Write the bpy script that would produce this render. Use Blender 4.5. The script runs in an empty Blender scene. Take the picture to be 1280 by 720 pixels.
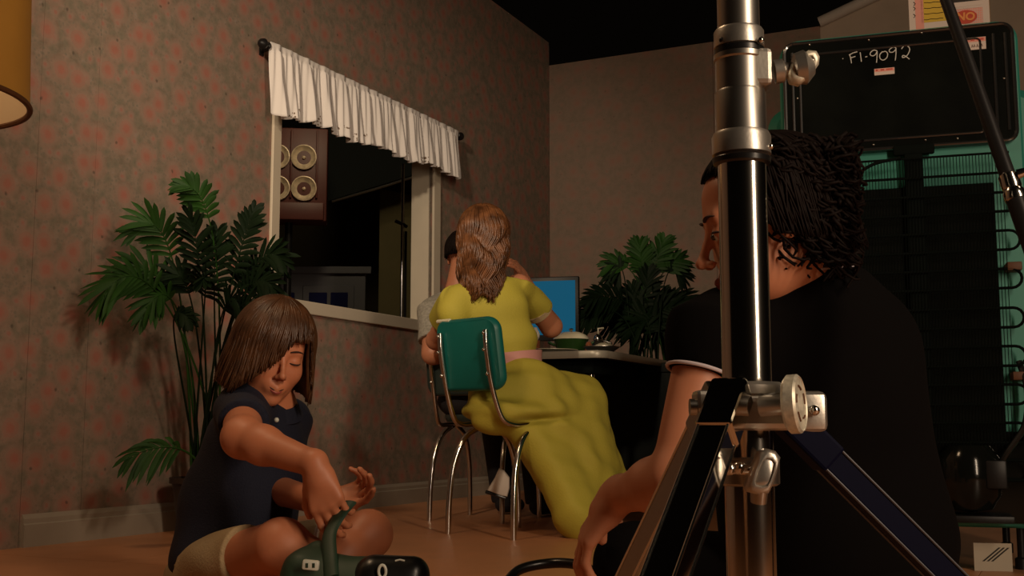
import bpy, bmesh, math, random
import numpy as np
from mathutils import Vector, Matrix, Euler

# ------------------------------------------------------------------ camera, world, lights
SC = bpy.context.scene
COL = SC.collection
FPX = 1450.0; CAMH = 0.41; PITCH = math.atan(175 / 1450)
cam_data = bpy.data.cameras.new('camera'); cam = bpy.data.objects.new('camera', cam_data); COL.objects.link(cam)
cam.location = (0, 0, CAMH); cam.rotation_euler = (math.pi / 2 + PITCH, 0, 0)
cam_data.sensor_width = 36; cam_data.lens = FPX / 1280 * 36; cam_data.clip_start = 0.05
SC.camera = cam
SC.view_settings.view_transform = 'Standard'; SC.view_settings.look = 'None'
SC.view_settings.exposure = 0.0; SC.view_settings.gamma = 1
world = bpy.data.worlds.new('world'); SC.world = world; world.use_nodes = True
world.node_tree.nodes['Background'].inputs[0].default_value = (1.0, 0.72, 0.5, 1)
world.node_tree.nodes['Background'].inputs[1].default_value = 0.0012

def area(name, loc, target, size, power, color, spread=180, sy=None):
    l = bpy.data.lights.new(name, 'AREA'); l.energy = power; l.color = color; l.size = size
    if sy: l.shape = 'RECTANGLE'; l.size_y = sy
    l.spread = math.radians(spread)
    o = bpy.data.objects.new(name, l); COL.objects.link(o)
    o.location = loc; o.rotation_euler = (Vector(target) - Vector(loc)).to_track_quat('-Z', 'Y').to_euler()
    return o
def spot(name, loc, target, size_deg, blend, power, color, rad):
    l = bpy.data.lights.new(name, 'SPOT'); l.energy = power; l.color = color; l.spot_size = math.radians(size_deg); l.spot_blend = blend; l.shadow_soft_size = rad
    o = bpy.data.objects.new(name, l); COL.objects.link(o)
    o.location = loc; o.rotation_euler = (Vector(target) - Vector(loc)).to_track_quat('-Z', 'Y').to_euler()
    return o
spot('key_light', (1.75, -0.5, 2.3), (-0.75, 4.7, 0.95), 44, 0.9, 150, (1.0, 0.74, 0.52), 0.14)
area('soft_key', (1.75, -0.5, 1.7), (-0.6, 4.8, 1.6), 0.3, 62, (1.0, 0.76, 0.54), 180, 2.2)
spot('window_spot', (-1.25, 1.2, 2.7), (-0.62, 5.5, 1.55), 42, 0.8, 330, (1.0, 0.80, 0.58), 0.12)
area('top_light', (-1.3, 2.3, 3.0), (-0.2, 3.4, 0.3), 0.5, 17, (1.0, 0.66, 0.38))
area('backstage_light', (-1.2, 7.6, 3.2), (-2.6, 9.8, 1.0), 0.4, 10, (1.0, 0.8, 0.5))

# ------------------------------------------------------------------ helpers
def W(px, py, Y):
    a = (px - 640) / FPX; b = (360 - py) / FPX
    d = Vector((a, math.cos(PITCH) - b * math.sin(PITCH), math.sin(PITCH) + b * math.cos(PITCH)))
    return d * (Y / d.y) + Vector((0, 0, CAMH))
def FL(px, py):
    d = W(px, py, 1) - Vector((0, 0, CAMH)); t = -CAMH / d.z
    p = d * t; return Vector((p.x, p.y, 0))
V = Vector

def thing(name, label, cat, loc=(0, 0, 0), rz=0, group=None):
    o = bpy.data.objects.new(name, None); COL.objects.link(o)
    o.location = loc; o.rotation_euler = (0, 0, rz); o['label'] = label; o['category'] = cat
    o.empty_display_size = 0.1
    if group: o['group'] = group
    return o
def tag(o, label, cat, group=None):
    o['label'] = label; o['category'] = cat
    if group: o['group'] = group
    return o
def wm(o):
    m = Matrix.LocRotScale(o.location, o.rotation_euler, None)
    return wm(o.parent) @ m if o.parent else m

def link_mesh(name, me, mat, parent=None, local=False, sharp=40, origin=None):
    """mesh in world coordinates (or in the parent's frame when local) -> one object"""
    o = bpy.data.objects.new(name, me); COL.objects.link(o)
    if mat is not None and not me.materials: me.materials.append(mat)
    for p in me.polygons: p.use_smooth = True
    if sharp: me.set_sharp_from_angle(angle=math.radians(sharp))
    if parent is not None:
        if not local: me.transform(wm(parent).inverted())
        o.parent = parent
    elif not local:
        n = len(me.vertices)
        co = np.empty(n * 3); me.vertices.foreach_get('co', co); co = co.reshape(-1, 3)
        if origin is None:
            lo, hi = co.min(0), co.max(0); origin = ((lo[0] + hi[0]) / 2, (lo[1] + hi[1]) / 2, lo[2])
        me.transform(Matrix.Translation(-Vector(origin))); o.location = origin
    return o

class MB:
    def __init__(s): s.bm = bmesh.new()
    def _add(s, verts, M):
        if M is not None: bmesh.ops.transform(s.bm, matrix=M, verts=verts)
    def box(s, lo, hi, M=None, bev=0, seg=2):
        c = [(a + b) / 2 for a, b in zip(lo, hi)]; d = [abs(b - a) for a, b in zip(lo, hi)]
        r = bmesh.ops.create_cube(s.bm, size=1, matrix=Matrix.Translation(c) @ Matrix.Diagonal((d[0], d[1], d[2], 1)))
        vs = r['verts']
        if bev:
            es = list({e for v in vs for e in v.link_edges})
            r2 = bmesh.ops.bevel(s.bm, geom=es, offset=bev, segments=seg, profile=0.5, affect='EDGES')
            vs = list({v for f in r2['faces'] for v in f.verts} | {v for v in vs if v.is_valid})
        s._add(vs, M); return s
    def tube(s, pts, r, n=10, cap=True, M=None, squash=None):
        pts = [Vector(p) for p in pts]; k = len(pts)
        rs = r if isinstance(r, (list, tuple)) else [r] * k
        up = None; rings = []
        for i, p in enumerate(pts):
            t = (pts[min(i + 1, k - 1)] - pts[max(i - 1, 0)]).normalized()
            if up is None:
                up = Vector((0, 0, 1)) if abs(t.z) < 0.9 else Vector((1, 0, 0))
            a = t.cross(up)
            if a.length < 1e-6: a = t.cross(Vector((0.3, 1, 0.2)))
            a.normalize(); b = a.cross(t).normalized(); up = b
            q = squash or 1
            rings.append([s.bm.verts.new(p + a * math.cos(2 * math.pi * j / n) * rs[i] + b * math.sin(2 * math.pi * j / n) * rs[i] * q) for j in range(n)])
        for i in range(k - 1):
            for j in range(n):
                s.bm.faces.new((rings[i][j], rings[i + 1][j], rings[i + 1][(j + 1) % n], rings[i][(j + 1) % n]))
        if cap:
            s.bm.faces.new(rings[0]); s.bm.faces.new(rings[-1][::-1])
        s._add([v for R_ in rings for v in R_], M); return s
    def lathe(s, prof, M=None, n=32):
        rings = []
        for r, z in prof:
            rings.append([s.bm.verts.new((r * math.cos(2 * math.pi * j / n), r * math.sin(2 * math.pi * j / n), z)) for j in range(n)])
        for i in range(len(prof) - 1):
            for j in range(n):
                s.bm.faces.new((rings[i][j], rings[i][(j + 1) % n], rings[i + 1][(j + 1) % n], rings[i + 1][j]))
        if prof[0][0] > 1e-5: s.bm.faces.new(rings[0][::-1])
        if prof[-1][0] > 1e-5: s.bm.faces.new(rings[-1])
        vs = [v for R_ in rings for v in R_]
        s._add(vs, M); return s
    def loft(s, secs, cap=True, closed=True, M=None):
        rings = [[s.bm.verts.new(p) for p in sec] for sec in secs]; n = len(rings[0])
        for i in range(len(rings) - 1):
            for j in range(n if closed else n - 1):
                s.bm.faces.new((rings[i][j], rings[i][(j + 1) % n], rings[i + 1][(j + 1) % n], rings[i + 1][j]))
        if cap and closed: s.bm.faces.new(rings[0][::-1]); s.bm.faces.new(rings[-1])
        s._add([v for R_ in rings for v in R_], M); return s
    def quad(s, a, b, c, d):
        s.bm.faces.new([s.bm.verts.new(p) for p in (a, b, c, d)]); return s
    def mesh(s, name, fix=True):
        if fix: bmesh.ops.recalc_face_normals(s.bm, faces=s.bm.faces)
        me = bpy.data.meshes.new(name); s.bm.to_mesh(me); s.bm.free(); return me
    def build(s, name, mat, parent=None, local=False, sharp=40, origin=None, fix=True):
        return link_mesh(name, s.mesh(name, fix), mat, parent, local, sharp, origin)

def axisM(p, direction, roll=0):
    """matrix placing +Z along direction at p"""
    return Matrix.Translation(p) @ Vector(direction).to_track_quat('Z', 'Y').to_matrix().to_4x4() @ Matrix.Rotation(roll, 4, 'Z')

# signed-distance modelling + surface nets (organic bodies as ONE continuous surface)
def A3(v): return np.array([v[0], v[1], v[2]], dtype=np.float32)
def cap(a, b, ra, rb=None, k=0.02, sub=False): return dict(t='c', a=A3(a), b=A3(b), ra=ra, rb=ra if rb is None else rb, k=k, sub=sub)
def ell(c, r, R=None, k=0.02, sub=False):
    return dict(t='e', c=A3(c), r=A3(r), R=np.array(R.to_3x3() if R is not None else Matrix.Identity(3), dtype=np.float32), k=k, sub=sub)
def cone(a, b, ra, rb, k=0.01, sub=False): return dict(t='f', a=A3(a), b=A3(b), ra=ra, rb=rb, k=k, sub=sub)
def cut(p, n): return dict(t='p', c=A3(p), n=A3(Vector(n).normalized()), k=0)
def sdf(name, prims, h, mat, parent=None, fn=None, smooth=1, local=False):
    los, his = [], []
    for q in prims:
        if q.get('sub') or q['t'] == 'p': continue
        if q['t'] == 'e': m = float(q['r'].max()); los.append(q['c'] - m); his.append(q['c'] + m)
        else:
            m = max(q['ra'], q['rb']); los.append(np.minimum(q['a'], q['b']) - m); his.append(np.maximum(q['a'], q['b']) + m)
    lo = np.min(los, 0) - 4 * h; hi = np.max(his, 0) + 4 * h
    n = np.ceil((hi - lo) / h).astype(int) + 1
    D = np.full(tuple(n), 1.0, dtype=np.float32)
    ax = [lo[i] + h * np.arange(n[i], dtype=np.float32) for i in range(3)]
    for q in prims:
        if q['t'] == 'p':
            d = ((ax[0][:, None, None] - q['c'][0]) * q['n'][0] + (ax[1][None, :, None] - q['c'][1]) * q['n'][1] + (ax[2][None, None, :] - q['c'][2]) * q['n'][2])
            D = np.maximum(D, d); continue
        pad = q['k'] * 1.5 + 4 * h
        if q['t'] == 'e': m = float(q['r'].max()); bl = q['c'] - m - pad; bh = q['c'] + m + pad
        else: m = max(q['ra'], q['rb']); bl = np.minimum(q['a'], q['b']) - m - pad; bh = np.maximum(q['a'], q['b']) + m + pad
        i0 = np.clip(np.floor((bl - lo) / h).astype(int), 0, n - 1); i1 = np.clip(np.ceil((bh - lo) / h).astype(int) + 1, 1, n)
        if (i1 <= i0).any(): continue
        sl = tuple(slice(a, b) for a, b in zip(i0, i1))
        P = np.stack(np.meshgrid(ax[0][sl[0]], ax[1][sl[1]], ax[2][sl[2]], indexing='ij'), -1)
        if q['t'] == 'e':
            L = (P - q['c']) @ q['R']
            k0 = np.sqrt(((L / q['r']) ** 2).sum(-1)) + 1e-9; k1 = np.sqrt(((L / q['r'] ** 2) ** 2).sum(-1)) + 1e-9
            d = k0 * (k0 - 1) / k1
        else:
            ba = q['b'] - q['a']; L2 = float(ba @ ba) + 1e-12; t = ((P - q['a']) @ ba) / L2
            tc = np.clip(t, 0, 1)
            if q['t'] == 'c':
                d = np.sqrt(((P - q['a'] - tc[..., None] * ba) ** 2).sum(-1)) - (q['ra'] + (q['rb'] - q['ra']) * tc)
            else:
                rad = np.sqrt(((P - q['a'] - t[..., None] * ba) ** 2).sum(-1)) - (q['ra'] + (q['rb'] - q['ra']) * tc)
                d = np.maximum(rad, np.maximum(-t, t - 1) * math.sqrt(L2))
        a = D[sl]; k = max(q['k'], 1e-5)
        if q['sub']:
            nd = -d; hh = np.clip(0.5 + 0.5 * (a - nd) / k, 0, 1); D[sl] = nd * (1 - hh) + a * hh + k * hh * (1 - hh)
        else:
            hh = np.clip(0.5 + 0.5 * (a - d) / k, 0, 1); D[sl] = a * (1 - hh) + d * hh - k * hh * (1 - hh)
    if fn is not None:
        near = np.abs(D) < 0.06
        idx = np.nonzero(near)
        D[idx] -= fn(ax[0][idx[0]], ax[1][idx[1]], ax[2][idx[2]]).astype(np.float32)
    inside = D < 0
    c = [inside[i:n[0] - 1 + i, j:n[1] - 1 + j, k:n[2] - 1 + k] for i in (0, 1) for j in (0, 1) for k in (0, 1)]
    s = sum(x.astype(np.int8) for x in c); active = (s > 0) & (s < 8)
    ci = np.argwhere(active)
    vid = -np.ones(active.shape, dtype=np.int64); vid[active] = np.arange(len(ci))
    acc = np.zeros((len(ci), 3)); cnt = np.zeros(len(ci))
    for axis in range(3):
        o1, o2 = [x for x in range(3) if x != axis]
        for i in (0, 1):
            for j in (0, 1):
                off = np.zeros(3, int); off[o1] = i; off[o2] = j
                p0 = ci + off; p1 = p0.copy(); p1[:, axis] += 1
                d0 = D[tuple(p0.T)]; d1 = D[tuple(p1.T)]; m = (d0 < 0) != (d1 < 0)
                t = np.where(m, d0 / np.where(m, d0 - d1, 1), 0)
                pt = p0.astype(float); pt[:, axis] += t
                acc[m] += pt[m]; cnt[m] += 1
    verts = acc / np.maximum(cnt, 1)[:, None] * h + lo
    faces = []
    for axis in range(3):
        o1, o2 = (axis + 1) % 3, (axis + 2) % 3
        sa = [slice(None)] * 3; sb = [slice(None)] * 3; sa[axis] = slice(0, -1); sb[axis] = slice(1, None)
        I0 = inside[tuple(sa)]; I1 = inside[tuple(sb)]
        e = np.argwhere(I0 != I1); e = e[(e[:, o1] > 0) & (e[:, o2] > 0) & (e[:, o1] < n[o1] - 1) & (e[:, o2] < n[o2] - 1)]
        def g(a, b):
            x = e.copy(); x[:, o1] -= a; x[:, o2] -= b; return vid[tuple(x.T)]
        q4 = np.stack([g(1, 1), g(0, 1), g(0, 0), g(1, 0)], 1)
        fl = I0[tuple(e.T)]
        q4[~fl] = q4[~fl][:, ::-1]
        faces.append(q4)
    F = np.concatenate(faces); F = F[(F >= 0).all(1)]
    if smooth:
        for _ in range(smooth):
            a_ = np.zeros_like(verts); c_ = np.zeros(len(verts))
            for i in range(4):
                np.add.at(a_, F[:, i], verts[F[:, (i + 1) % 4]]); np.add.at(c_, F[:, i], 1)
                np.add.at(a_, F[:, i], verts[F[:, (i + 3) % 4]]); np.add.at(c_, F[:, i], 1)
            verts = verts * 0.4 + 0.6 * a_ / np.maximum(c_, 1)[:, None]
    me = bpy.data.meshes.new(name)
    me.vertices.add(len(verts)); me.vertices.foreach_set('co', verts.astype(np.float32).ravel())
    me.loops.add(len(F) * 4); me.loops.foreach_set('vertex_index', F.astype(np.int32).ravel())
    me.polygons.add(len(F)); me.polygons.foreach_set('loop_start', np.arange(0, len(F) * 4, 4, dtype=np.int32))
    me.update(calc_edges=True); me.validate()
    return link_mesh(name, me, mat, parent, local, sharp=None)

def folds(amp, f, seed=0, dirv=(1, 0, 0)):
    rs = np.random.RandomState(seed); ks = []
    for i in range(5):
        v = np.array(dirv) + rs.randn(3) * 0.35; v /= np.linalg.norm(v)
        ks.append((v * f * (0.6 + 0.9 * rs.rand()), rs.rand() * 6.28))
    def fn(x, y, z):
        w = 0.35 * np.sin(9 * x + 7 * z + seed) + 0.35 * np.sin(8 * y - 6 * z)
        o = 0
        for v, p in ks: o = o + np.sin(v[0] * x + v[1] * y + v[2] * z + p + w * 2)
        return amp * o / 3
    return fn

# ------------------------------------------------------------------ materials
def mat(name, col, rough=0.6, metal=0, var=0.0, scale=8, bump=0, bscale=60, spec=0.5, coat=0, emit=None, estr=0, alpha=1, trans=0, sheen=0, sss=0):
    m = bpy.data.materials.new(name); m.use_nodes = True; nt = m.node_tree; b = nt.nodes['Principled BSDF']
    b.inputs['Base Color'].default_value = (*col, 1); b.inputs['Roughness'].default_value = rough; b.inputs['Metallic'].default_value = metal
    b.inputs['Specular IOR Level'].default_value = spec; b.inputs['Coat Weight'].default_value = coat
    if trans: b.inputs['Transmission Weight'].default_value = trans
    if sheen: b.inputs['Sheen Weight'].default_value = sheen
    if sss: b.inputs['Subsurface Weight'].default_value = sss; b.inputs['Subsurface Radius'].default_value = (0.02, 0.008, 0.004); b.inputs['Subsurface Scale'].default_value = 0.5
    if emit: b.inputs['Emission Color'].default_value = (*emit, 1); b.inputs['Emission Strength'].default_value = estr
    tc = nt.nodes.new('ShaderNodeTexCoord')
    if var:
        nz = nt.nodes.new('ShaderNodeTexNoise'); nz.inputs['Scale'].default_value = scale; nz.inputs['Detail'].default_value = 4
        nt.links.new(tc.outputs['Object'], nz.inputs['Vector'])
        cr = nt.nodes.new('ShaderNodeValToRGB')
        cr.color_ramp.elements[0].position = 0.3; cr.color_ramp.elements[1].position = 0.7
        cr.color_ramp.elements[0].color = (*[c * (1 - var) for c in col], 1); cr.color_ramp.elements[1].color = (*[min(1, c * (1 + var)) for c in col], 1)
        nt.links.new(nz.outputs['Fac'], cr.inputs['Fac']); nt.links.new(cr.outputs['Color'], b.inputs['Base Color'])
    if bump:
        n2 = nt.nodes.new('ShaderNodeTexNoise'); n2.inputs['Scale'].default_value = bscale; n2.inputs['Detail'].default_value = 3
        nt.links.new(tc.outputs['Object'], n2.inputs['Vector'])
        bp = nt.nodes.new('ShaderNodeBump'); bp.inputs['Strength'].default_value = bump; bp.inputs['Distance'].default_value = 0.01
        nt.links.new(n2.outputs['Fac'], bp.inputs['Height']); nt.links.new(bp.outputs['Normal'], b.inputs['Normal'])
    return m

def wallpaper(name, fade=0.0):
    m = bpy.data.materials.new(name); m.use_nodes = True; nt = m.node_tree; b = nt.nodes['Principled BSDF']
    b.inputs['Roughness'].default_value = 0.75
    N = nt.nodes.new; Lk = nt.links.new
    tc = N('ShaderNodeTexCoord'); mp = N('ShaderNodeMapping'); Lk(tc.outputs['Object'], mp.inputs['Vector'])
    mp.inputs['Scale'].default_value = (1, 0.0, 1); mp.inputs['Rotation'].default_value = (0, 0, 0)
    sx = N('ShaderNodeSeparateXYZ'); Lk(tc.outputs['Object'], sx.inputs[0])
    cx = N('ShaderNodeCombineXYZ'); Lk(sx.outputs['X'], cx.inputs['X']); Lk(sx.outputs['Z'], cx.inputs['Y'])
    nz = N('ShaderNodeTexNoise'); nz.inputs['Scale'].default_value = 28; nz.inputs['Detail'].default_value = 2; Lk(cx.outputs[0], nz.inputs['Vector'])
    wv = N('ShaderNodeVectorMath'); wv.operation = 'MULTIPLY_ADD'; Lk(nz.outputs['Color'], wv.inputs[0]); wv.inputs[1].default_value = (0.014,) * 3; Lk(cx.outputs[0], wv.inputs[2])
    def ramp(src, els):
        r = N('ShaderNodeValToRGB'); e = r.color_ramp.elements
        e[0].position, e[0].color = els[0][0], (*els[0][1], 1); e[1].position, e[1].color = els[1][0], (*els[1][1], 1)
        for p, c in els[2:]: x = e.new(p); x.color = (*c, 1)
        Lk(src, r.inputs['Fac']); return r.outputs['Color']
    def mix(f, a, c):
        x = N('ShaderNodeMix'); x.data_type = 'RGBA'
        if isinstance(f, float): x.inputs['Factor'].default_value = f
        else: Lk(f, x.inputs['Factor'])
        for s_, v_ in ((x.inputs['A'], a), (x.inputs['B'], c)):
            if isinstance(v_, tuple): s_.default_value = (*v_, 1)
            else: Lk(v_, s_)
        return x.outputs['Result']
    # ground: warm beige-grey with mottled grey-green foliage
    lf = N('ShaderNodeTexNoise'); lf.inputs['Scale'].default_value = 24; lf.inputs['Detail'].default_value = 5; lf.inputs['Roughness'].default_value = 0.65; Lk(cx.outputs[0], lf.inputs['Vector'])
    ground = ramp(lf.outputs['Fac'], [(0.36, (0.18, 0.145, 0.105)), (0.62, (0.275, 0.205, 0.155)), (0.46, (0.225, 0.175, 0.13)), (0.74, (0.27, 0.23, 0.205))])
    # small leaf streaks
    v3 = N('ShaderNodeTexVoronoi'); v3.voronoi_dimensions = '2D'; v3.inputs['Scale'].default_value = 42; Lk(wv.outputs[0], v3.inputs['Vector'])
    tw = ramp(v3.outputs['Distance'], [(0.14, (1, 1, 1)), (0.26, (0, 0, 0))])
    g2 = mix(tw, ground, (0.195, 0.165, 0.125))
    # roses (two sizes)
    def roses(scale, seed, r0, col_out, col_in, base):
        ad = N('ShaderNodeVectorMath'); ad.operation = 'ADD'; Lk(wv.outputs[0], ad.inputs[0]); ad.inputs[1].default_value = (seed, seed * 1.7, 0)
        vo = N('ShaderNodeTexVoronoi'); vo.voronoi_dimensions = '2D'; vo.inputs['Scale'].default_value = scale; vo.inputs['Randomness'].default_value = 0.8
        Lk(ad.outputs[0], vo.inputs['Vector'])
        mask = ramp(vo.outputs['Distance'], [(r0 * 0.5, (0.8,) * 3), (r0 * 1.05, (0, 0, 0))])
        ring = N('ShaderNodeMath'); ring.operation = 'SINE'; mu = N('ShaderNodeMath'); mu.operation = 'MULTIPLY'; mu.inputs[1].default_value = 34; Lk(vo.outputs['Distance'], mu.inputs[0]); Lk(mu.outputs[0], ring.inputs[0])
        core = ramp(vo.outputs['Distance'], [(r0 * 0.18, (1, 1, 1)), (r0 * 0.5, (0, 0, 0))])
        petals = mix(core, col_out, col_in)
        pr = ramp(ring.outputs[0], [(0.0, (0.0,) * 3), (1.0, (0.35,) * 3)])
        petals = mix(pr, petals, col_in)
        return mix(mask, base, petals)
    c0 = roses(15.0, 3.3, 0.34, (0.205, 0.175, 0.125), (0.17, 0.15, 0.11), g2)
    c1 = roses(11.0, 6.1, 0.25, (0.30, 0.20, 0.155), (0.34, 0.15, 0.115), c0)
    c2 = roses(7.6, 0.0, 0.46, (0.32, 0.20, 0.152), (0.37, 0.135, 0.098), c1)
    # dark little stems
    v4 = N('ShaderNodeTexVoronoi'); v4.voronoi_dimensions = '2D'; v4.inputs['Scale'].default_value = 4.2; Lk(wv.outputs[0], v4.inputs['Vector'])
    st = ramp(v4.outputs['Distance'], [(0.015, (0.7,) * 3), (0.035, (0, 0, 0))])
    c3 = mix(st, c2, (0.08, 0.06, 0.045))
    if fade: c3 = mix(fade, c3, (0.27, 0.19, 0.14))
    Lk(c3, b.inputs['Base Color'])
    bp = N('ShaderNodeBump'); bp.inputs['Strength'].default_value = 0.15; bp.inputs['Distance'].default_value = 0.004; Lk(lf.outputs['Fac'], bp.inputs['Height']); Lk(bp.outputs['Normal'], b.inputs['Normal'])
    return m

M = {}
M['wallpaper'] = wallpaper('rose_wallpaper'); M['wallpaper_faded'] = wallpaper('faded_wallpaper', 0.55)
M['floor'] = mat('floor_board', (0.52, 0.235, 0.11), 0.42, var=0.14, scale=3, bump=0.04, bscale=20)
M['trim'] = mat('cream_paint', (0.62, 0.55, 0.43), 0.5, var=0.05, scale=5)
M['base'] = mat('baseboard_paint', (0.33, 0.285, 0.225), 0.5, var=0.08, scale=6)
M['flat'] = mat('bare_flat', (0.50, 0.41, 0.32), 0.8, var=0.08, scale=4)
M['pale_wood'] = mat('pale_wood', (0.55, 0.50, 0.44), 0.7, var=0.08)
M['black_metal'] = mat('black_metal', (0.010, 0.009, 0.009), 0.4, spec=0.25)
M['mirror'] = mat('mirror_chrome', (0.60, 0.57, 0.52), 0.05, 1)
M['chrome'] = mat('chrome', (0.62, 0.60, 0.56), 0.16, 1)
M['chrome_dark'] = mat('polished_chrome', (0.60, 0.56, 0.50), 0.14, 1)
M['cast'] = mat('cast_metal', (0.50, 0.47, 0.42), 0.36, 0.9, var=0.06, scale=40, bump=0.02, bscale=300)
M['steel'] = mat('brushed_steel', (0.40, 0.375, 0.335), 0.34, 1)
M['disc'] = mat('etched_metal', (0.66, 0.62, 0.50), 0.45, 0.5, var=0.3, scale=120)
M['blue_bar'] = mat('dark_blue_bar', (0.002, 0.0025, 0.013), 0.55, 0.0, spec=0.06)
M['skin'] = mat('skin', (0.52, 0.21, 0.112), 0.5, var=0.06, scale=12, sss=0.12)
M['skin_boy'] = mat('skin_boy', (0.55, 0.20, 0.098), 0.5, var=0.06, scale=12, sss=0.12)
M['lips'] = mat('lips', (0.36, 0.08, 0.06), 0.4)
M['dark_mouth'] = mat('mouth_line', (0.05, 0.012, 0.01), 0.6)
M['eye'] = mat('eye_white', (0.6, 0.55, 0.5), 0.15)
M['iris'] = mat('iris', (0.03, 0.018, 0.01), 0.1)
M['brow'] = mat('brow', (0.03, 0.015, 0.01), 0.8)
M['hair_boy'] = mat('brown_hair', (0.075, 0.030, 0.011), 0.42, var=0.45, scale=30)
M['hair_auburn'] = mat('auburn_hair', (0.13, 0.050, 0.017), 0.4, var=0.6, scale=26)
M['hair_dark'] = mat('dark_hair', (0.006, 0.0028, 0.002), 0.7, var=0.3, scale=30, spec=0.12)
M['navy'] = mat('navy_cotton', (0.005, 0.007, 0.022), 0.85, var=0.15, bump=0.2, bscale=250)
M['khaki'] = mat('khaki_cotton', (0.42, 0.31, 0.17), 0.85, var=0.1, bump=0.2, bscale=200)
M['white_cloth'] = mat('white_cloth', (0.66, 0.62, 0.54), 0.8)
M['yellow'] = mat('yellow_cotton', (0.45, 0.39, 0.045), 0.75, var=0.07, scale=5, bump=0.15, bscale=160)
M['pink'] = mat('pink_belt', (0.62, 0.30, 0.27), 0.6)
M['black_cloth'] = mat('black_cotton', (0.0035, 0.003, 0.003), 0.95, spec=0.06)
M['piping'] = mat('pale_piping', (0.55, 0.47, 0.50), 0.7)
M['teal_vinyl'] = mat('teal_vinyl', (0.006, 0.130, 0.112), 0.4, var=0.05, spec=0.4)
M['teal'] = mat('turquoise_enamel', (0.035, 0.25, 0.19), 0.4, var=0.08, scale=3)
M['cream'] = mat('cream_plastic', (0.78, 0.74, 0.54), 0.3)
M['black_enamel'] = mat('black_enamel', (0.006, 0.007, 0.006), 0.13, var=0.3, scale=6, spec=0.3)
M['black_wire'] = mat('black_wire', (0.004, 0.006, 0.005), 0.8, spec=0.05)
M['chalk'] = mat('chalk', (0.62, 0.62, 0.58), 0.9)
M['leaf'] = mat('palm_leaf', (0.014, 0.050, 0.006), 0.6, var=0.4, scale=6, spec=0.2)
M['leaf_shaded'] = mat('shaded_palm_leaf', (0.004, 0.012, 0.003), 0.65, var=0.4, scale=6, spec=0.15)  # shaded copy of the leaf colour, for fronds lying in shade
M['gloss_black'] = mat('gloss_black', (0.02, 0.02, 0.02), 0.16, spec=1.0, coat=1)
M['lip_dark'] = mat('dull_lip', (0.10, 0.10, 0.11), 0.4, 0.8)
M['coil_shadow'] = mat('dark_green_shadow', (0.006, 0.014, 0.011), 0.7, spec=0.1)  # stands in for the shadow behind the fridge coil
M['edge'] = mat('table_edge_metal', (0.40, 0.37, 0.30), 0.4, 0.3)
M['stem'] = mat('palm_stem', (0.10, 0.10, 0.04), 0.6, var=0.2)
M['pot'] = mat('dark_pot', (0.03, 0.018, 0.012), 0.5)
M['soil'] = mat('soil', (0.02, 0.014, 0.01), 0.9)
M['shade'] = mat('mustard_shade', (0.50, 0.24, 0.035), 0.7, var=0.06)
M['shade_in'] = mat('shade_lining', (0.72, 0.58, 0.40), 0.7)
M['brown_band'] = mat('brown_band', (0.10, 0.035, 0.01), 0.6)
M['screen'] = mat('blue_screen', (0.0, 0.0, 0.0), 0.6, spec=0.1, emit=(0.004, 0.12, 0.22), estr=0.6)
M['tabletop'] = mat('table_laminate', (0.06, 0.06, 0.055), 0.3)
M['dish_green'] = mat('green_enamel', (0.025, 0.075, 0.016), 0.25)
M['glass_clear'] = mat('glass_clear', (0.8, 0.85, 0.8), 0.03, trans=1)
M['china'] = mat('china', (0.55, 0.50, 0.36), 0.25)
M['amber'] = mat('brown_glaze', (0.22, 0.07, 0.03), 0.25)
M['plaid'] = mat('grey_shirt', (0.30, 0.28, 0.23), 0.85, var=0.25, scale=90)
M['dark_pants'] = mat('dark_pants', (0.012, 0.01, 0.012), 0.9)
M['shoe'] = mat('white_canvas', (0.55, 0.50, 0.44), 0.8)
M['harness'] = mat('dark_green_rubber', (0.012, 0.040, 0.020), 0.55, var=0.2)
M['rubber'] = mat('black_rubber', (0.006, 0.006, 0.006), 0.3)
M['snap'] = mat('pale_snap', (0.62, 0.64, 0.56), 0.4)
M['lamp_red'] = mat('maroon_housing', (0.10, 0.018, 0.010), 0.5, var=0.15)
M['reflector'] = mat('lamp_reflector', (0.72, 0.56, 0.38), 0.4, 0.15, var=0.25, scale=30)
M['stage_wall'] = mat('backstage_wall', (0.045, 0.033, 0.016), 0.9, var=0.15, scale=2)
M['stage_black'] = mat('black_drape', (0.008, 0.011, 0.009), 0.9)
M['door_paint'] = mat('grey_door_paint', (0.10, 0.098, 0.11), 0.6)
M['blue_pane'] = mat('blue_pane', (0.012, 0.014, 0.06), 0.2)
M['olive'] = mat('olive_panel', (0.20, 0.165, 0.07), 0.8, var=0.1, scale=3)
M['card_brown'] = mat('cardboard', (0.26, 0.15, 0.07), 0.85)
M['print_white'] = mat('print_white', (0.62, 0.52, 0.46), 0.7)
M['print_yellow'] = mat('print_yellow', (0.60, 0.40, 0.04), 0.7)
M['print_pink'] = mat('print_pink', (0.72, 0.30, 0.24), 0.7)
M['print_red'] = mat('print_red', (0.50, 0.06, 0.03), 0.7)
M['print_orange'] = mat('print_orange', (0.75, 0.28, 0.08), 0.7)
M['print_black'] = mat('print_black', (0.02, 0.015, 0.01), 0.7)
M['paper'] = mat('paper', (0.50, 0.44, 0.34), 0.8)

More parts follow.
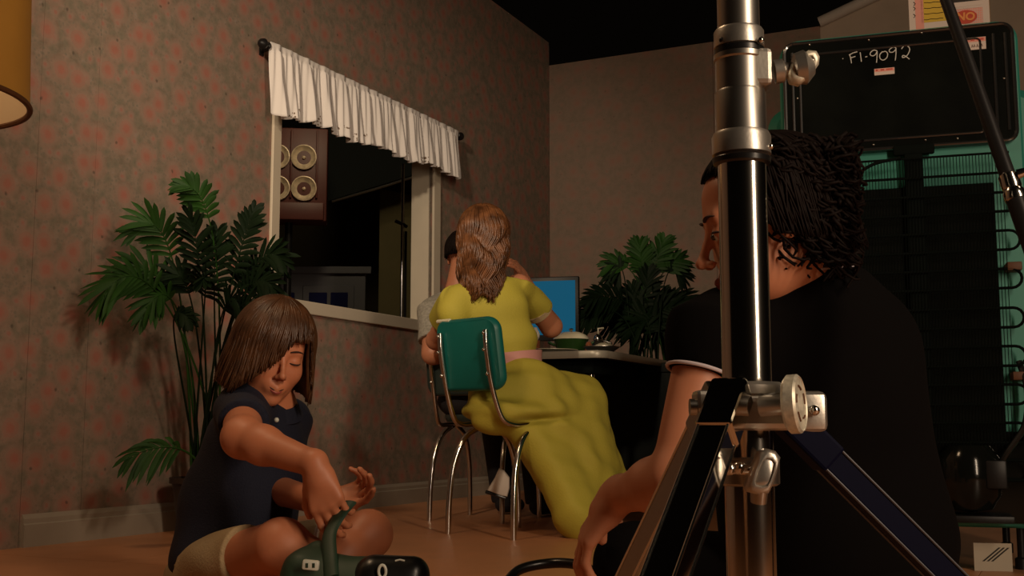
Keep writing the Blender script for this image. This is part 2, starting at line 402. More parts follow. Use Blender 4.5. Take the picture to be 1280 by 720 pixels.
# ------------------------------------------------------------------ the setting
TH = math.atan2(0.9026, 0.4305)
E1 = V((0.4305, 0.9026, 0)); N1 = V((0.9026, -0.4305, 0))       # along the left wall, into the room
O1 = FL(25, 684.6)
CORNER = None
def wall_hit(px, py, back=0.0):
    o = O1 - N1 * back; c = V((0, 0, CAMH)); d = W(px, py, 1) - c
    t = (o - c).dot(N1) / d.dot(N1); p = c + d * t
    return (p - O1).dot(E1), p.z
def L(u, v, z): return O1 + E1 * u - N1 * v + V((0, 0, z))        # v = behind the wall face
UC = wall_hit(687, 300)[0]; ZT = wall_hit(687, 54)[1]
C2 = L(UC, 0, 0); TH2 = TH - math.pi / 2
def R(u, v, z): return C2 + N1 * u + E1 * v + V((0, 0, z))
ZR = (W(689, 82, C2.y).z)
print('wall', UC, ZT, ZR, C2)

def wframe(name, loc, rz):
    o = bpy.data.objects.new(name, None); COL.objects.link(o); o.location = loc; o.rotation_euler = (0, 0, rz); o['kind'] = 'structure'; return o
uL = wall_hit(346, 300)[0]; uR = wall_hit(539.5, 300)[0]
zb = wall_hit(430, 384.6)[1]; zt = wall_hit(336, 60)[1] - 0.05
print('window', uL, uR, zb, zt, 'ends', wall_hit(345, 369), wall_hit(510, 399))
# jamb depth so that the far reveal's back edge shows at px 510
jd = 0.05
for i in range(60):
    p = L(uR, jd, 1.2); px = 640 + FPX * p.x / p.y / 1.0
    if px < 512: break
    jd += 0.01
print('jamb depth', jd, px)
fl = MB(); fl.box((-6, -3, -0.10), (6, 14, -0.012)); fo = fl.build('floor', M['floor']); fo['kind'] = 'structure'
# sheets of flooring with fine joints
q = L(0, 0, 0); fdir = TH2
s0 = (V((0.0, 4.42, 0)) - O1)
w0 = s0.dot(E1)
for i in range(-4, 5):
    for j in range(-3, 5):
        a0, a1 = w0 + i * 1.22 + 0.001, w0 + (i + 1) * 1.22 - 0.001
        off = 0.6 if i % 2 else 0
        b0, b1 = j * 2.44 + off + 0.001, (j + 1) * 2.44 + off - 0.001
        b0 = max(b0, 0.0)
        if b1 <= b0 or a1 > UC + 0.02 and False: continue
        cc = O1 + E1 * ((a0 + a1) / 2) + N1 * ((b0 + b1) / 2)
        if cc.y < -1.5: continue
        m_ = MB(); Mx = Matrix.Translation(O1) @ Matrix.Rotation(TH, 4, 'Z')
        m_.box((a0, -b1, -0.012), (min(a1, UC), -b0, 0), Mx) if a0 < UC else None
        if a0 >= UC: m_.bm.free(); continue
        o = m_.build('floor_board', M['floor'], fo)
wl = wframe('wall_left', O1, TH)
def wall_panels(parent, segs, T, H, hole, mt, gap=0.0012):
    for a, b in segs:
        m_ = MB(); a_, b_ = a + gap, b - gap
        if hole and a < hole[1] and b > hole[0]:
            h0, h1 = max(a_, hole[0]), min(b_, hole[1])
            m_.box((h0, 0, 0), (h1, T, hole[2])); m_.box((h0, 0, hole[3]), (h1, T, H))
            if a_ < hole[0]: m_.box((a_, 0, 0), (hole[0], T, H))
            if b_ > hole[1]: m_.box((hole[1], 0, 0), (b_, T, H))
            bmesh.ops.remove_doubles(m_.bm, verts=m_.bm.verts, dist=0.0005)
        else: m_.box((a_, 0, 0), (b_, T, H))
        me = m_.mesh('wallpaper_panel'); o = link_mesh('wallpaper_panel', me, mt, parent, local=True, sharp=30)
us = [wall_hit(112, 380)[0], wall_hit(482, 80)[0], wall_hit(649, 120)[0]]
segs = [(-3.6, -1.25), (-1.25, -0.008), (-0.008, us[0]), (us[0], us[1]), (us[1], us[2]), (us[2], UC)]
wall_panels(wl, segs, 0.02, ZT, (uL, uR, zb, zt), M['wallpaper'])
# the flats' framing behind the paper
m_ = MB()
m_.box((-3.6, 0.021, 0), (uL - 0.03, 0.05, ZT - 0.005)); m_.box((uR + 0.03, 0.021, 0), (UC + 0.05, 0.05, ZT - 0.005))
m_.box((uL - 0.03, 0.021, 0), (uR + 0.03, 0.05, zb - 0.02)); m_.box((uL - 0.03, 0.021, zt + 0.02), (uR + 0.03, 0.05, ZT - 0.005))
link_mesh('flat_frame', m_.mesh('flat_frame'), M['flat'], wl, local=True)
wr = wframe('wall_right', C2, TH2)
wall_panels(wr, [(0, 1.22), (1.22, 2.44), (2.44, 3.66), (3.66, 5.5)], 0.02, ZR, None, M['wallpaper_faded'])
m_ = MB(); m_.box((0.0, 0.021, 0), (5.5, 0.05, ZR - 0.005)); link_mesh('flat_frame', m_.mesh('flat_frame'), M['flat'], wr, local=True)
# baseboards
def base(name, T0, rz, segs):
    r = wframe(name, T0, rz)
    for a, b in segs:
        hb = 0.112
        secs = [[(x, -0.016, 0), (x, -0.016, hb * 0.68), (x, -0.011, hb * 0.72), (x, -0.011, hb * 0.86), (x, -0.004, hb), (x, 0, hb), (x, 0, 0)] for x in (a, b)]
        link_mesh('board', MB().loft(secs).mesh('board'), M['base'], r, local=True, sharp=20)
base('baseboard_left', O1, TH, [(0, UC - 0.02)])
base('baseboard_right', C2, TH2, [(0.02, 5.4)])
# window: casing, jambs and deep reveal
wn = wframe('window_1', O1, TH)
cw = 0.062
def wpart(name, lo, hi, mt=M['trim'], bev=0.003): return link_mesh(name, MB().box(lo, hi, None, bev, 1).mesh(name), mt, wn, local=True, sharp=30)
wpart('casing', (uL - cw, -0.015, zb - cw), (uL, 0.0, zt + cw)); wpart('casing', (uR, -0.015, zb - cw), (uR + cw * 1.3, 0.0, zt + cw))
wpart('casing', (uL, -0.015, zb - cw), (uR, 0.0, zb)); wpart('casing', (uL, -0.015, zt), (uR, 0.0, zt + cw))
wpart('jamb', (uL - 0.02, 0.0, zb - 0.02), (uL, jd, zt + 0.02)); wpart('jamb', (uR, 0.0, zb - 0.02), (uR + 0.02, jd, zt + 0.02))
wpart('sill', (uL, 0.0, zb - 0.02), (uR, jd, zb)); wpart('head', (uL, 0.0, zt), (uR, jd, zt + 0.02))

# pale header flat and rolled edge beyond the right wall
pR = lambda px, py, Y: W(px, py, Y)
hf = thing('header_flat', 'pale beige scenery flat standing taller behind the right wall, with white rolled top edge', 'scenery flat', W(1150, 40, 7.1).xy.to_3d(), TH2)
a = W(1018, 14, 7.2); b = W(1018, 36, 7.2)
Mh = wm(hf).inverted() @ a
m_ = MB(); zt0 = a.z - 0.02
secs = [[(Mh.x, y, 0), (Mh.x + 3.6, y, 0), (Mh.x + 3.6, y, zt0 + 1.6), (Mh.x + 1.2, y, zt0 + 0.38), (Mh.x, y, zt0)] for y in (0.0, 0.03)]
link_mesh('panel', m_.loft(secs).mesh('panel'), M['flat'], hf, local=True)
m_ = MB(); m_.tube([(Mh.x, -0.02, zt0), (Mh.x + 0.6, -0.02, zt0 + 0.20), (Mh.x + 1.2, -0.02, zt0 + 0.40), (Mh.x + 2.2, -0.02, zt0 + 0.9)], 0.035, 12)
link_mesh('rolled_edge', m_.mesh('rolled_edge'), M['pale_wood'], hf, local=True)

# ------------------------------------------------------------------ valance on its rod
vt = thing('curtain_rod', 'black curtain rod with finials fixed above the window', 'curtain rod', L(uL, -0.06, 0), TH)
ua, za = wall_hit(336, 58, -0.06); ub, zb2 = wall_hit(571, 168.5, -0.06)
zrod = (za + zb2) / 2; print('rod', ua, za, ub, zb2)
rl = lambda u, v, z: (u - uL, v, z)     # rod frame: x along wall, y 0 at v=-0.06
zslope = (zb2 - za) / (ub - ua)
RZ = lambda u: za + (u - ua) * zslope
MB().tube([rl(ua, 0, RZ(ua)), rl(ub, 0, RZ(ub))], 0.009, 10).build('rod', M['black_metal'], vt, local=True)
for u in (ua, ub):
    s_ = -1 if u == ua else 1
    Mx = Matrix.Translation(rl(u, 0, RZ(u))) @ Matrix.Rotation(s_ * math.pi / 2, 4, 'Y')
    MB().lathe([(0.009, 0), (0.018, 0.004), (0.018, 0.01), (0.011, 0.016), (0.02, 0.028), (0.026, 0.042), (0.02, 0.058), (0.008, 0.066), (0.0, 0.068)], Mx, 14).build('finial', M['black_metal'], vt, local=True)
    m_ = MB(); uu = u - s_ * 0.02
    m_.box((uu - uL - 0.008, 0, RZ(u) - 0.012), (uu - uL + 0.008, 0.06, RZ(u) - 0.002)); m_.box((uu - uL - 0.014, 0.053, RZ(u) - 0.03), (uu - uL + 0.014, 0.06, RZ(u) + 0.03))
    m_.build('bracket', M['black_metal'], vt, local=True)
def valance():
    mt = bpy.data.materials.new('sheer_white_cotton'); mt.use_nodes = True; nt = mt.node_tree; b = nt.nodes['Principled BSDF']
    b.inputs['Roughness'].default_value = 0.85
    N = nt.nodes.new; tc = N('ShaderNodeUVMap'); tc.uv_map = 'UVMap'
    sx = N('ShaderNodeSeparateXYZ'); nt.links.new(tc.outputs[0], sx.inputs[0])
    vo = N('ShaderNodeTexVoronoi'); vo.voronoi_dimensions = '2D'; vo.inputs['Scale'].default_value = 60; nt.links.new(tc.outputs[0], vo.inputs['Vector'])
    v2 = N('ShaderNodeTexVoronoi'); v2.voronoi_dimensions = '2D'; v2.inputs['Scale'].default_value = 7; nt.links.new(tc.outputs[0], v2.inputs['Vector'])
    def lt(s, v):
        m_ = N('ShaderNodeMath'); m_.operation = 'LESS_THAN'; nt.links.new(s, m_.inputs[0]); m_.inputs[1].default_value = v; return m_.outputs[0]
    def mul(a_, b_):
        m_ = N('ShaderNodeMath'); m_.operation = 'MULTIPLY'; nt.links.new(a_, m_.inputs[0]); nt.links.new(b_, m_.inputs[1]); return m_.outputs[0]
    f = mul(mul(lt(vo.outputs['Distance'], 0.30), lt(v2.outputs['Distance'], 0.24)), lt(sx.outputs['Y'], 0.058))
    mx = N('ShaderNodeMix'); mx.data_type = 'RGBA'; mx.inputs['A'].default_value = (0.80, 0.76, 0.73, 1); mx.inputs['B'].default_value = (0.22, 0.16, 0.12, 1)
    nt.links.new(f, mx.inputs['Factor']); nt.links.new(mx.outputs['Result'], b.inputs['Base Color'])
    me = bpy.data.meshes.new('lace_valance'); vs, fs, uv = [], [], []
    nu, nv = 420, 26; Lw = ub - ua + 0.0; rnd = random.Random(4)
    ph = [rnd.uniform(0, 6.28) for _ in range(6)]
    scal = 13
    for i in range(nu + 1):
        u = ua + Lw * i / nu; t = i / nu
        g = 0.5 * math.sin(2 * math.pi * 15 * t + ph[0] + 1.4 * math.sin(2 * math.pi * 2.3 * t)) + 0.3 * math.sin(2 * math.pi * 24 * t + ph[1]) + 0.2 * math.sin(2 * math.pi * 41 * t + ph[2])
        dr = 0.325 - 0.045 * t + 0.012 * math.sin(2 * math.pi * 3.2 * t + 1) + 0.014 * math.sqrt(abs(math.sin(math.pi * scal * t)))
        for j in range(nv + 1):
            s_ = j / nv; amp = 0.008 + 0.026 * s_ ** 0.7
            y = -0.012 - 0.03 * s_ + g * amp + 0.004 * math.sin(2 * math.pi * 60 * t + 5 * s_)
            if s_ < 0.1: y = -0.014 + g * 0.006
            z = RZ(u) + 0.022 - s_ * dr
            x = u + 0.006 * s_ * math.sin(2 * math.pi * 15 * t + ph[3])
            vs.append(rl(x, y, z)); uv.append((t * 3.2, dr * (1 - s_)))
    for i in range(nu):
        for j in range(nv):
            a_ = i * (nv + 1) + j; fs.append((a_, a_ + 1, a_ + nv + 2, a_ + nv + 1))
    vs = [tuple(wm(vt) @ V(v)) for v in vs]
    me.from_pydata(vs, [], fs); ul = me.uv_layers.new(name='UVMap')
    for lp in me.loops: ul.data[lp.index].uv = uv[lp.vertex_index]
    o = link_mesh('lace_valance', me, mt, None, sharp=None)
    so = o.modifiers.new('s', 'SOLIDIFY'); so.thickness = 0.0015
    tag(o, 'short gathered white valance with lace scalloped hem hanging over the window', 'curtain')
valance()

# ------------------------------------------------------------------ backstage, seen through the window
def solid(name, c0, ex, ez, ey, w, h, t, mt, parent=None):
    ex, ey, ez = V(ex).normalized(), V(ey).normalized(), V(ez).normalized()
    Mx = Matrix((ex, ey, ez)).transposed().to_4x4(); Mx.translation = c0
    return MB().box((0, 0, 0), (w, t, h), Mx, 0.002, 1).build(name, mt, parent)
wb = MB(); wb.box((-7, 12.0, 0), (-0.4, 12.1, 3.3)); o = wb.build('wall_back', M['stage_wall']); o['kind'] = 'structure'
lb = thing('lamp_bank', 'maroon multi-lamp stage light bank seen through the left of the window', 'stage light', (W(378, 230, 9.0).x, 9.0, 0), 0.12)
c = W(378, 222, 9.0); Mx = wm(lb)
k9 = 9.0 / FPX
def lbM(px, py, y=0): p = W(px, py, 9.0); q_ = wm(lb).inverted() @ p; return V((q_.x, y, q_.z))
p0 = lbM(300, 276); p1 = lbM(410, 160)
MB().box((p0.x, 0.0, p0.z), (p1.x, 0.22, p1.z), None, 0.01).build('housing', M['lamp_red'], lb, local=True)
for xx in (330, 364, 396):
    q_ = lbM(xx, 218); MB().box((q_.x - 0.008, -0.02, p0.z + 0.18), (q_.x + 0.008, 0, p1.z - 0.02), None, 0.003).build('divider', M['lamp_red'], lb, local=True)
MB().box((p0.x, -0.05, p0.z), (p1.x - 0.02, 0.0, p0.z + 0.14), None, 0.01).build('bottom_rail', M['lamp_red'], lb, local=True)
for xx in (314, 347, 380):
    for yy in (197, 236):
        q_ = lbM(xx, yy); Mr = Matrix.Translation((q_.x, -0.005, q_.z)) @ Matrix.Rotation(math.pi / 2, 4, 'X')
        r = 0.098
        rf = MB().lathe([(r, -0.02), (r * 1.02, 0.02), (r * 0.94, 0.022), (r * 0.8, 0.006), (r * 0.5, -0.008), (r * 0.18, -0.012), (r * 0.12, 0.012), (0.0, 0.016)], Mr, 28).build('reflector', M['reflector'], lb, local=True)
q_ = lbM(360, 277); MB().tube([(q_.x, 0.11, p0.z), (q_.x, 0.11, 0.0)], 0.03, 12).build('pole', M['black_metal'], lb, local=True)
for k in range(3):
    an = k * 2.09; MB().tube([(q_.x, 0.11, 0.5), (q_.x + 0.5 * math.cos(an), 0.11 + 0.5 * math.sin(an), 0.02)], 0.015, 8).build('leg', M['black_metal'], lb, local=True)
# grey door with blue panes
dr = thing('grey_door', 'grey panelled door with small blue panes beyond the window', 'door', (W(400, 400, 9.6).x, 9.6, 0), 0)
def dz(px, py): p = W(px, py, 9.6); return p.x - dr.location.x, p.z
xl, ztop = dz(335, 338); xr, _ = dz(457, 338); 
MB().box((xl, 0, 0), (xr, 0.05, ztop), None, 0.004, 1).build('door_frame', M['door_paint'], dr, local=True)
x1, z1 = dz(379, 357); x2, z2 = dz(443, 357)
MB().box((x1, -0.02, 0.1), (x2, 0, z1), None, 0.004, 1).build('door_leaf', M['door_paint'], dr, local=True)
for a_, b_ in ((344, 368), (387, 409), (414, 435)):
    xa, zz = dz(a_, 366); xb, z3 = dz(b_, 392)
    MB().box((xa, -0.03, z3), (xb, -0.018 if a_ > 370 else 0.01, zz), None, 0.003, 1).build('pane', M['blue_pane'], dr, local=True)
MB().box((xl, -0.03, ztop - 0.03), (xr + 0.05, 0.0, ztop + 0.03), None, 0.004, 1).build('lintel', M['door_paint'], dr, local=True)
# olive lit panel, black drape border and a thin stand
p = W(475, 236, 10.5); p2 = W(530, 390, 10.5)
m_ = MB(); m_.loft([[(p.x, y, 0), (p2.x, y, 0), (p2.x, y, W(530, 248, 10.5).z), (p.x, y, p.z)] for y in (10.5, 10.53)])
tag(m_.build('olive_flat', M['olive']), 'tall olive-tan scenery flat lit at the right of the window view', 'scenery flat')
a = W(392, 205, 10.0); m_ = MB()
xg = W(560, 205, 10.0).x
m_.loft([[W(410, 251, 10.0) + V((0, y, 0)), W(535, 213, 10.0) + V((0, y, 0)), V((W(535, 213, 10.0).x, 10.0 + y, 0)), V((xg, 10.0 + y, 0)), W(560, 100, 10.0) + V((0, y, 0)), W(410, 100, 10.0) + V((0, y, 0))] for y in (0, 0.1)])
sct = m_.build('stage_curtain', M['stage_black']); tag(sct, 'black hanging border curtain across the top of the window view', 'curtain')
m_ = MB(); m_.tube([W(415, 252, 9.95), W(470, 236, 9.95), W(560, 208, 9.95)], 0.012, 8); m_.build('batten', M['steel'], sct)
st = thing('thin_stand', 'thin chrome equipment stand just outside the right of the window', 'stand', (W(503, 300, 7.6).x, 7.6, 0))
MB().tube([(0, 0, 0.05), (0, 0, W(503, 205, 7.6).z)], 0.011, 10).build('pole', M['chrome'], st, local=True)
z_ = W(503, 280, 7.6).z
MB().tube([(-0.05, -0.01, z_ + 0.02), (0, 0, z_), (0.03, 0, z_ - 0.02)], 0.012, 8).build('clamp', M['black_metal'], st, local=True)
MB().tube([(0.022, 0, 0.05), (0.022, 0, z_ - 0.05)], 0.009, 8).build('lower_tube', M['black_metal'], st, local=True)
for k in range(3):
    an = k * 2.09 + 0.4; MB().tube([(0, 0, 0.45), (0.4 * math.cos(an), 0.4 * math.sin(an), 0.012)], 0.009, 8).build('leg', M['chrome'], st, local=True)

# ------------------------------------------------------------------ lampshade, upper left
lc = W(-134, 122, 2.4); sc = 2.4 / FPX; r0 = 163 * sc
fl_ = thing('floor_lamp', 'floor lamp with mustard yellow drum shade cut by the left frame edge', 'lamp', (lc.x, lc.y, 0))
MB().lathe([(r0, lc.z), (r0 * 0.93, lc.z + 0.42)], None, 64).build('shade_tmp', M['shade']) if False else None
def ring_surf(prof, n=64):
    m_ = MB(); rings = [[m_.bm.verts.new((r * math.cos(2 * math.pi * j / n), r * math.sin(2 * math.pi * j / n), z)) for j in range(n)] for r, z in prof]
    for i in range(len(prof) - 1):
        for j in range(n): m_.bm.faces.new((rings[i][j], rings[i][(j + 1) % n], rings[i + 1][(j + 1) % n], rings[i + 1][j]))
    return m_
zl = lc.z
ring_surf([(r0, zl + 0.0), (r0 * 0.95, zl + 0.42), (r0 * 0.95 - 0.003, zl + 0.42), (r0 - 0.003, zl + 0.0), (r0, zl)]).build('lamp_shade', M['shade'], fl_, local=True)
ring_surf([(r0 - 0.004, zl + 0.001), (r0 * 0.95 - 0.004, zl + 0.419)]).build('shade_lining', M['shade_in'], fl_, local=True)
m_ = MB(); m_.tube([(r0 * math.cos(t * math.pi / 32), r0 * math.sin(t * math.pi / 32), zl) for t in range(65)], 0.0065, 8, False); m_.build('rim_band', M['brown_band'], fl_, local=True)
MB().tube([(0, 0, 0.03), (0, 0, zl + 0.3)], 0.012, 12).build('pole', M['black_metal'], fl_, local=True)
MB().lathe([(0.0, 0), (0.15, 0), (0.15, 0.015), (0.04, 0.035), (0.012, 0.05)], None, 32).build('lamp_base', M['black_metal'], fl_, local=True)
pl = bpy.data.lights.new('bulb', 'POINT'); pl.energy = 0.9; pl.color = (1, 0.7, 0.4); pl.shadow_soft_size = 0.04
po = bpy.data.objects.new('bulb_light', pl); COL.objects.link(po); po.location = (lc.x, lc.y, zl + 0.16)
MB().lathe([(0.0, 0), (0.02, 0.005), (0.03, 0.03), (0.02, 0.055), (0.012, 0.08), (0, 0.08)], Matrix.Translation((0.06, 0, zl + 0.2)), 16).build('bulb', M['shade_in'], fl_, local=True)

# ------------------------------------------------------------------ palms
def bez(p, t):
    if len(p) == 3: return p[0] * (1 - t) ** 2 + p[1] * 2 * t * (1 - t) + p[2] * t * t
    return p[0] * (1 - t) ** 3 + p[1] * 3 * t * (1 - t) ** 2 + p[2] * 3 * t * t * (1 - t) + p[3] * t ** 3
def frond(parent, pts, llen, mt, n=13, start=0.45, wid=0.012, seed=0, flat=0.0, droop=0.25):
    rnd = random.Random(seed); m_ = MB()
    cs = [bez(pts, i / 20) for i in range(21)]
    m_.tube(cs, [0.006 * (1 - 0.75 * i / 20) for i in range(21)], 5)
    for i in range(n):
        t = start + (1 - start) * (i + 0.5) / n; p = bez(pts, t); tg = (bez(pts, min(1, t + 0.02)) - bez(pts, t - 0.02)).normalized()
        side = tg.cross(V((rnd.uniform(-0.1, 0.1), -1, 0.25))).normalized()     # leaflets spread roughly in a vertical plane facing the room
        q = (i + 0.5) / n; ln = llen * (0.55 + 0.9 * q * (1 - q) * 2 ) * rnd.uniform(0.85, 1.1)
        ang = math.radians(62 - 46 * q + rnd.uniform(-6, 6))
        for s_ in (-1, 1):
            d = (tg * math.cos(ang) + side * s_ * math.sin(ang)).normalized()
            dep = V((0, rnd.uniform(-0.35, 0.35), 0)); d = (d + dep).normalized()
            nr = d.cross(tg).normalized(); ln = ln * 0.999
            wv = nr.cross(d).normalized()
            prev = None; K = 5
            for k in range(K + 1):
                u = k / K; c = p + d * ln * u + V((0, 0, -droop * ln * u * u))
                hw = wid * (0.35 + 1.3 * u) * (1 - u) ** 0.55 if k < K else 0.0004
                row = (m_.bm.verts.new(c - wv * hw), m_.bm.verts.new(c + nr * hw * 0.35), m_.bm.verts.new(c + wv * hw))
                if prev:
                    for a_ in (0, 1): m_.bm.faces.new((prev[a_], prev[a_ + 1], row[a_ + 1], row[a_]))
                prev = row
    return m_.build('frond', mt, parent, sharp=None, fix=False)
def palm(name, label, base_p, stems, pot_r, pot_h, square=False):
    t = thing(name, label, 'plant', base_p)
    if square:
        Ms_ = Matrix.Translation(base_p) @ Matrix.Rotation(TH2, 4, 'Z'); MB().box((-pot_r, -pot_r, 0), (pot_r, pot_r, pot_h * 0.9), Ms_, 0.012).build('filler_planter', M['stage_black'], t)  # square box is made up, black to fill the dark area
        MB().box((-pot_r - 0.012, -pot_r - 0.012, pot_h * 0.86), (pot_r + 0.012, pot_r + 0.012, pot_h * 0.92), Ms_, 0.006).build('filler_planter_rim', M['stage_black'], t)
    else: MB().lathe([(0.0, 0), (pot_r * 0.75, 0), (pot_r, pot_h), (pot_r * 1.06, pot_h), (pot_r * 1.06, pot_h * 0.9), (pot_r * 0.98, pot_h * 0.9)], Matrix.Translation(base_p), 28).build('pot', M['pot'], t)
    MB().lathe([(0.0, pot_h * 0.9), (pot_r * 0.97, pot_h * 0.88), (0.0, pot_h * 0.86)], Matrix.Translation(base_p), 24).build('soil', M['soil'], t)
    for i, s in enumerate(stems):
        tip, mid, ln, dark, st_ = s
        b0 = V(base_p) + V((random.Random(i).uniform(-1, 1) * pot_r * 0.5, random.Random(i + 50).uniform(-1, 1) * pot_r * 0.4, pot_h * 0.85))
        b1 = b0 + V((0, 0, 0.2)) + (V(mid) - b0) * 0.25
        frond(t, [b0, b1, V(mid), V(tip)], ln * 0.7, M['leaf_shaded'] if dark else M['leaf'], seed=i, start=st_, n=13, droop=0.22, wid=0.0145)
    return t
Yp = 4.2
def wp(px, py, dy=0): return W(px, py, Yp + dy)
wpy = [
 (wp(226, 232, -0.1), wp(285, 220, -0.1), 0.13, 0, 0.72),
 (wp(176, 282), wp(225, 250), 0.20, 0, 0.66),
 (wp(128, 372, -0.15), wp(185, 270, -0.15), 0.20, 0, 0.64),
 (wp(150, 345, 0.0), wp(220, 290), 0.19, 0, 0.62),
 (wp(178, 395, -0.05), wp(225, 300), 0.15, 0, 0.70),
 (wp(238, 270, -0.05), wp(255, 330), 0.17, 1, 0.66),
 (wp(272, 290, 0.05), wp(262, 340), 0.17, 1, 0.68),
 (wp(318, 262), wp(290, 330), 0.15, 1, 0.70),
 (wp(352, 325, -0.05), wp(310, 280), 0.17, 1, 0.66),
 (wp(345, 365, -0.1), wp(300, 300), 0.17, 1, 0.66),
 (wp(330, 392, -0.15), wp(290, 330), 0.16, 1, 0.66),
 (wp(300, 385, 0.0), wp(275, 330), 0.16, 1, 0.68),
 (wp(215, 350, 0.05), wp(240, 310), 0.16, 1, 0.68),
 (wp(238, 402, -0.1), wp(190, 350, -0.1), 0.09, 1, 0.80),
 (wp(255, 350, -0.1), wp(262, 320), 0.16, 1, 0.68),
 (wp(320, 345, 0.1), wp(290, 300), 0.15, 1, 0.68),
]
pl_t = palm('potted_palm', 'potted palm with broad green fronds against the pink wallpaper behind the boy', tuple(FL(255, 668)), wpy, 0.13, 0.22)
b0 = W(262, 590, 4.15)
frond(pl_t, [V((b0.x, b0.y, 0.2)), W(250, 560, 4.1), W(215, 545, 4.0), W(160, 572, 3.95)], 0.11, M['leaf'], seed=77, start=0.5, n=9, wid=0.013, droop=0.5)
Yq = 6.15
def wq(px, py, dy=0): return W(px, py, Yq + dy)
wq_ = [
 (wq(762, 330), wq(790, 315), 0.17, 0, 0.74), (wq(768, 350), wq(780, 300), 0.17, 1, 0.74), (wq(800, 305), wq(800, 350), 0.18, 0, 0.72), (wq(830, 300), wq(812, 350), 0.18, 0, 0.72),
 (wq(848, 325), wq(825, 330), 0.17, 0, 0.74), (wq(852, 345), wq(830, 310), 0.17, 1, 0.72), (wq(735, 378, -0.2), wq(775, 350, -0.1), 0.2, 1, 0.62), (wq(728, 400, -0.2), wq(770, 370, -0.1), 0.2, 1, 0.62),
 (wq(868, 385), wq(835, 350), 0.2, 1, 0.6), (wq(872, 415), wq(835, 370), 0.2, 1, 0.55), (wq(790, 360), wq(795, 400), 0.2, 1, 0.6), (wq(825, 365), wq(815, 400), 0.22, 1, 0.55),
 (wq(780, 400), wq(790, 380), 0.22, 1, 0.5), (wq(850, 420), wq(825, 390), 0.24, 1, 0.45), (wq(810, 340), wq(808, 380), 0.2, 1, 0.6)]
palm('potted_palm', 'dark palm in a made-up tall black box filling the dark area beyond the dining table', (W(812, 500, Yq).x, Yq, 0), wq_ + [(wq(800 + 70 * math.cos(k), 400 + 22 * math.sin(k * 1.7), 0.1 * math.sin(k * 3)), wq(812, 380), 0.24, 1, 0.35) for k in range(9)], 0.27, 0.80, True)

# ------------------------------------------------------------------ people: shared anatomy
def frame(fwd, up=(0, 0, 1)):
    f = V(fwd).normalized(); r = f.cross(V(up)).normalized(); u = r.cross(f)
    return Matrix((r, f, u)).transposed()          # columns right, fwd, up
def head_prims(C, R_, s=1.0, smile=0.0, crease=True):
    g = lambda x, y, z: C + R_ @ (V((x, y, z)) * s)
    R4 = R_
    P = [ell(g(0, -0.012, 0.032), V((0.073, 0.092, 0.080)) * s, R4, 0.02),
         ell(g(0, 0.028, -0.025), V((0.060, 0.058, 0.080)) * s, R4, 0.03),
         ell(g(0, 0.032, -0.068), V((0.047, 0.046, 0.040)) * s, R4, 0.025),
         ell(g(0, 0.072, -0.098), V((0.020, 0.017, 0.016)) * s, R4, 0.02)]
    for sx in (-1, 1):
        P += [ell(g(sx * 0.036, 0.058, -0.030), V((0.025, 0.025, 0.026)) * s, R4, 0.02)]
    P += [cap(g(-0.034, 0.074, 0.022), g(0.034, 0.074, 0.022), 0.013 * s, k=0.014),
          ell(g(0, 0.050, 0.050), V((0.05, 0.03, 0.035)) * s, R4, 0.02)]
    for sx in (-1, 1):
        P += [ell(g(sx * 0.030, 0.096, 0.002), V((0.017, 0.014, 0.011)) * s, R4, 0.010, True),
              ell(g(sx * 0.030, 0.076, 0.0), V((0.016, 0.0135, 0.013)) * s, R4, 0.004)]
    P += [cap(g(0, 0.085, 0.010), g(0, 0.108, -0.029), 0.006 * s, 0.0075 * s, 0.009),
          ell(g(0, 0.110, -0.033), V((0.009, 0.0105, 0.0085)) * s, R4, 0.006)]
    for sx in (-1, 1):
        P += [ell(g(sx * 0.010, 0.099, -0.038), V((0.0062, 0.0085, 0.0065)) * s, R4, 0.005),
              ell(g(sx * 0.007, 0.106, -0.046), V((0.0035, 0.005, 0.003)) * s, R4, 0.003, True)]
    P += [ell(g(0, 0.080, -0.066), V((0.026, 0.014, 0.016)) * s, R4, 0.012),
          cap(g(-0.019, 0.083, -0.064 + smile), g(0.0, 0.093, -0.066), 0.0045 * s, 0.0062 * s, 0.005), cap(g(0.019, 0.083, -0.064 + smile), g(0.0, 0.093, -0.066), 0.0045 * s, 0.0062 * s, 0.005),
          cap(g(-0.015, 0.083, -0.074 + smile * 0.6), g(0.015, 0.083, -0.074 + smile * 0.6), 0.005 * s, k=0.005), ell(g(0, 0.090, -0.076), V((0.012, 0.007, 0.006)) * s, R4, 0.006),
          ]
    if crease: P += [cap(g(-0.024, 0.089, -0.068 + smile), g(0, 0.101, -0.0705), 0.0020 * s, k=0.002, sub=True), cap(g(0.024, 0.089, -0.068 + smile), g(0, 0.101, -0.0705), 0.0020 * s, k=0.002, sub=True)]
    for sx in (-1, 1):
        P += [ell(g(sx * 0.074, -0.006, -0.008), V((0.008, 0.020, 0.031)) * s, R4, 0.006), ell(g(sx * 0.082, -0.002, -0.004), V((0.005, 0.010, 0.016)) * s, R4, 0.004, True)]
    return P
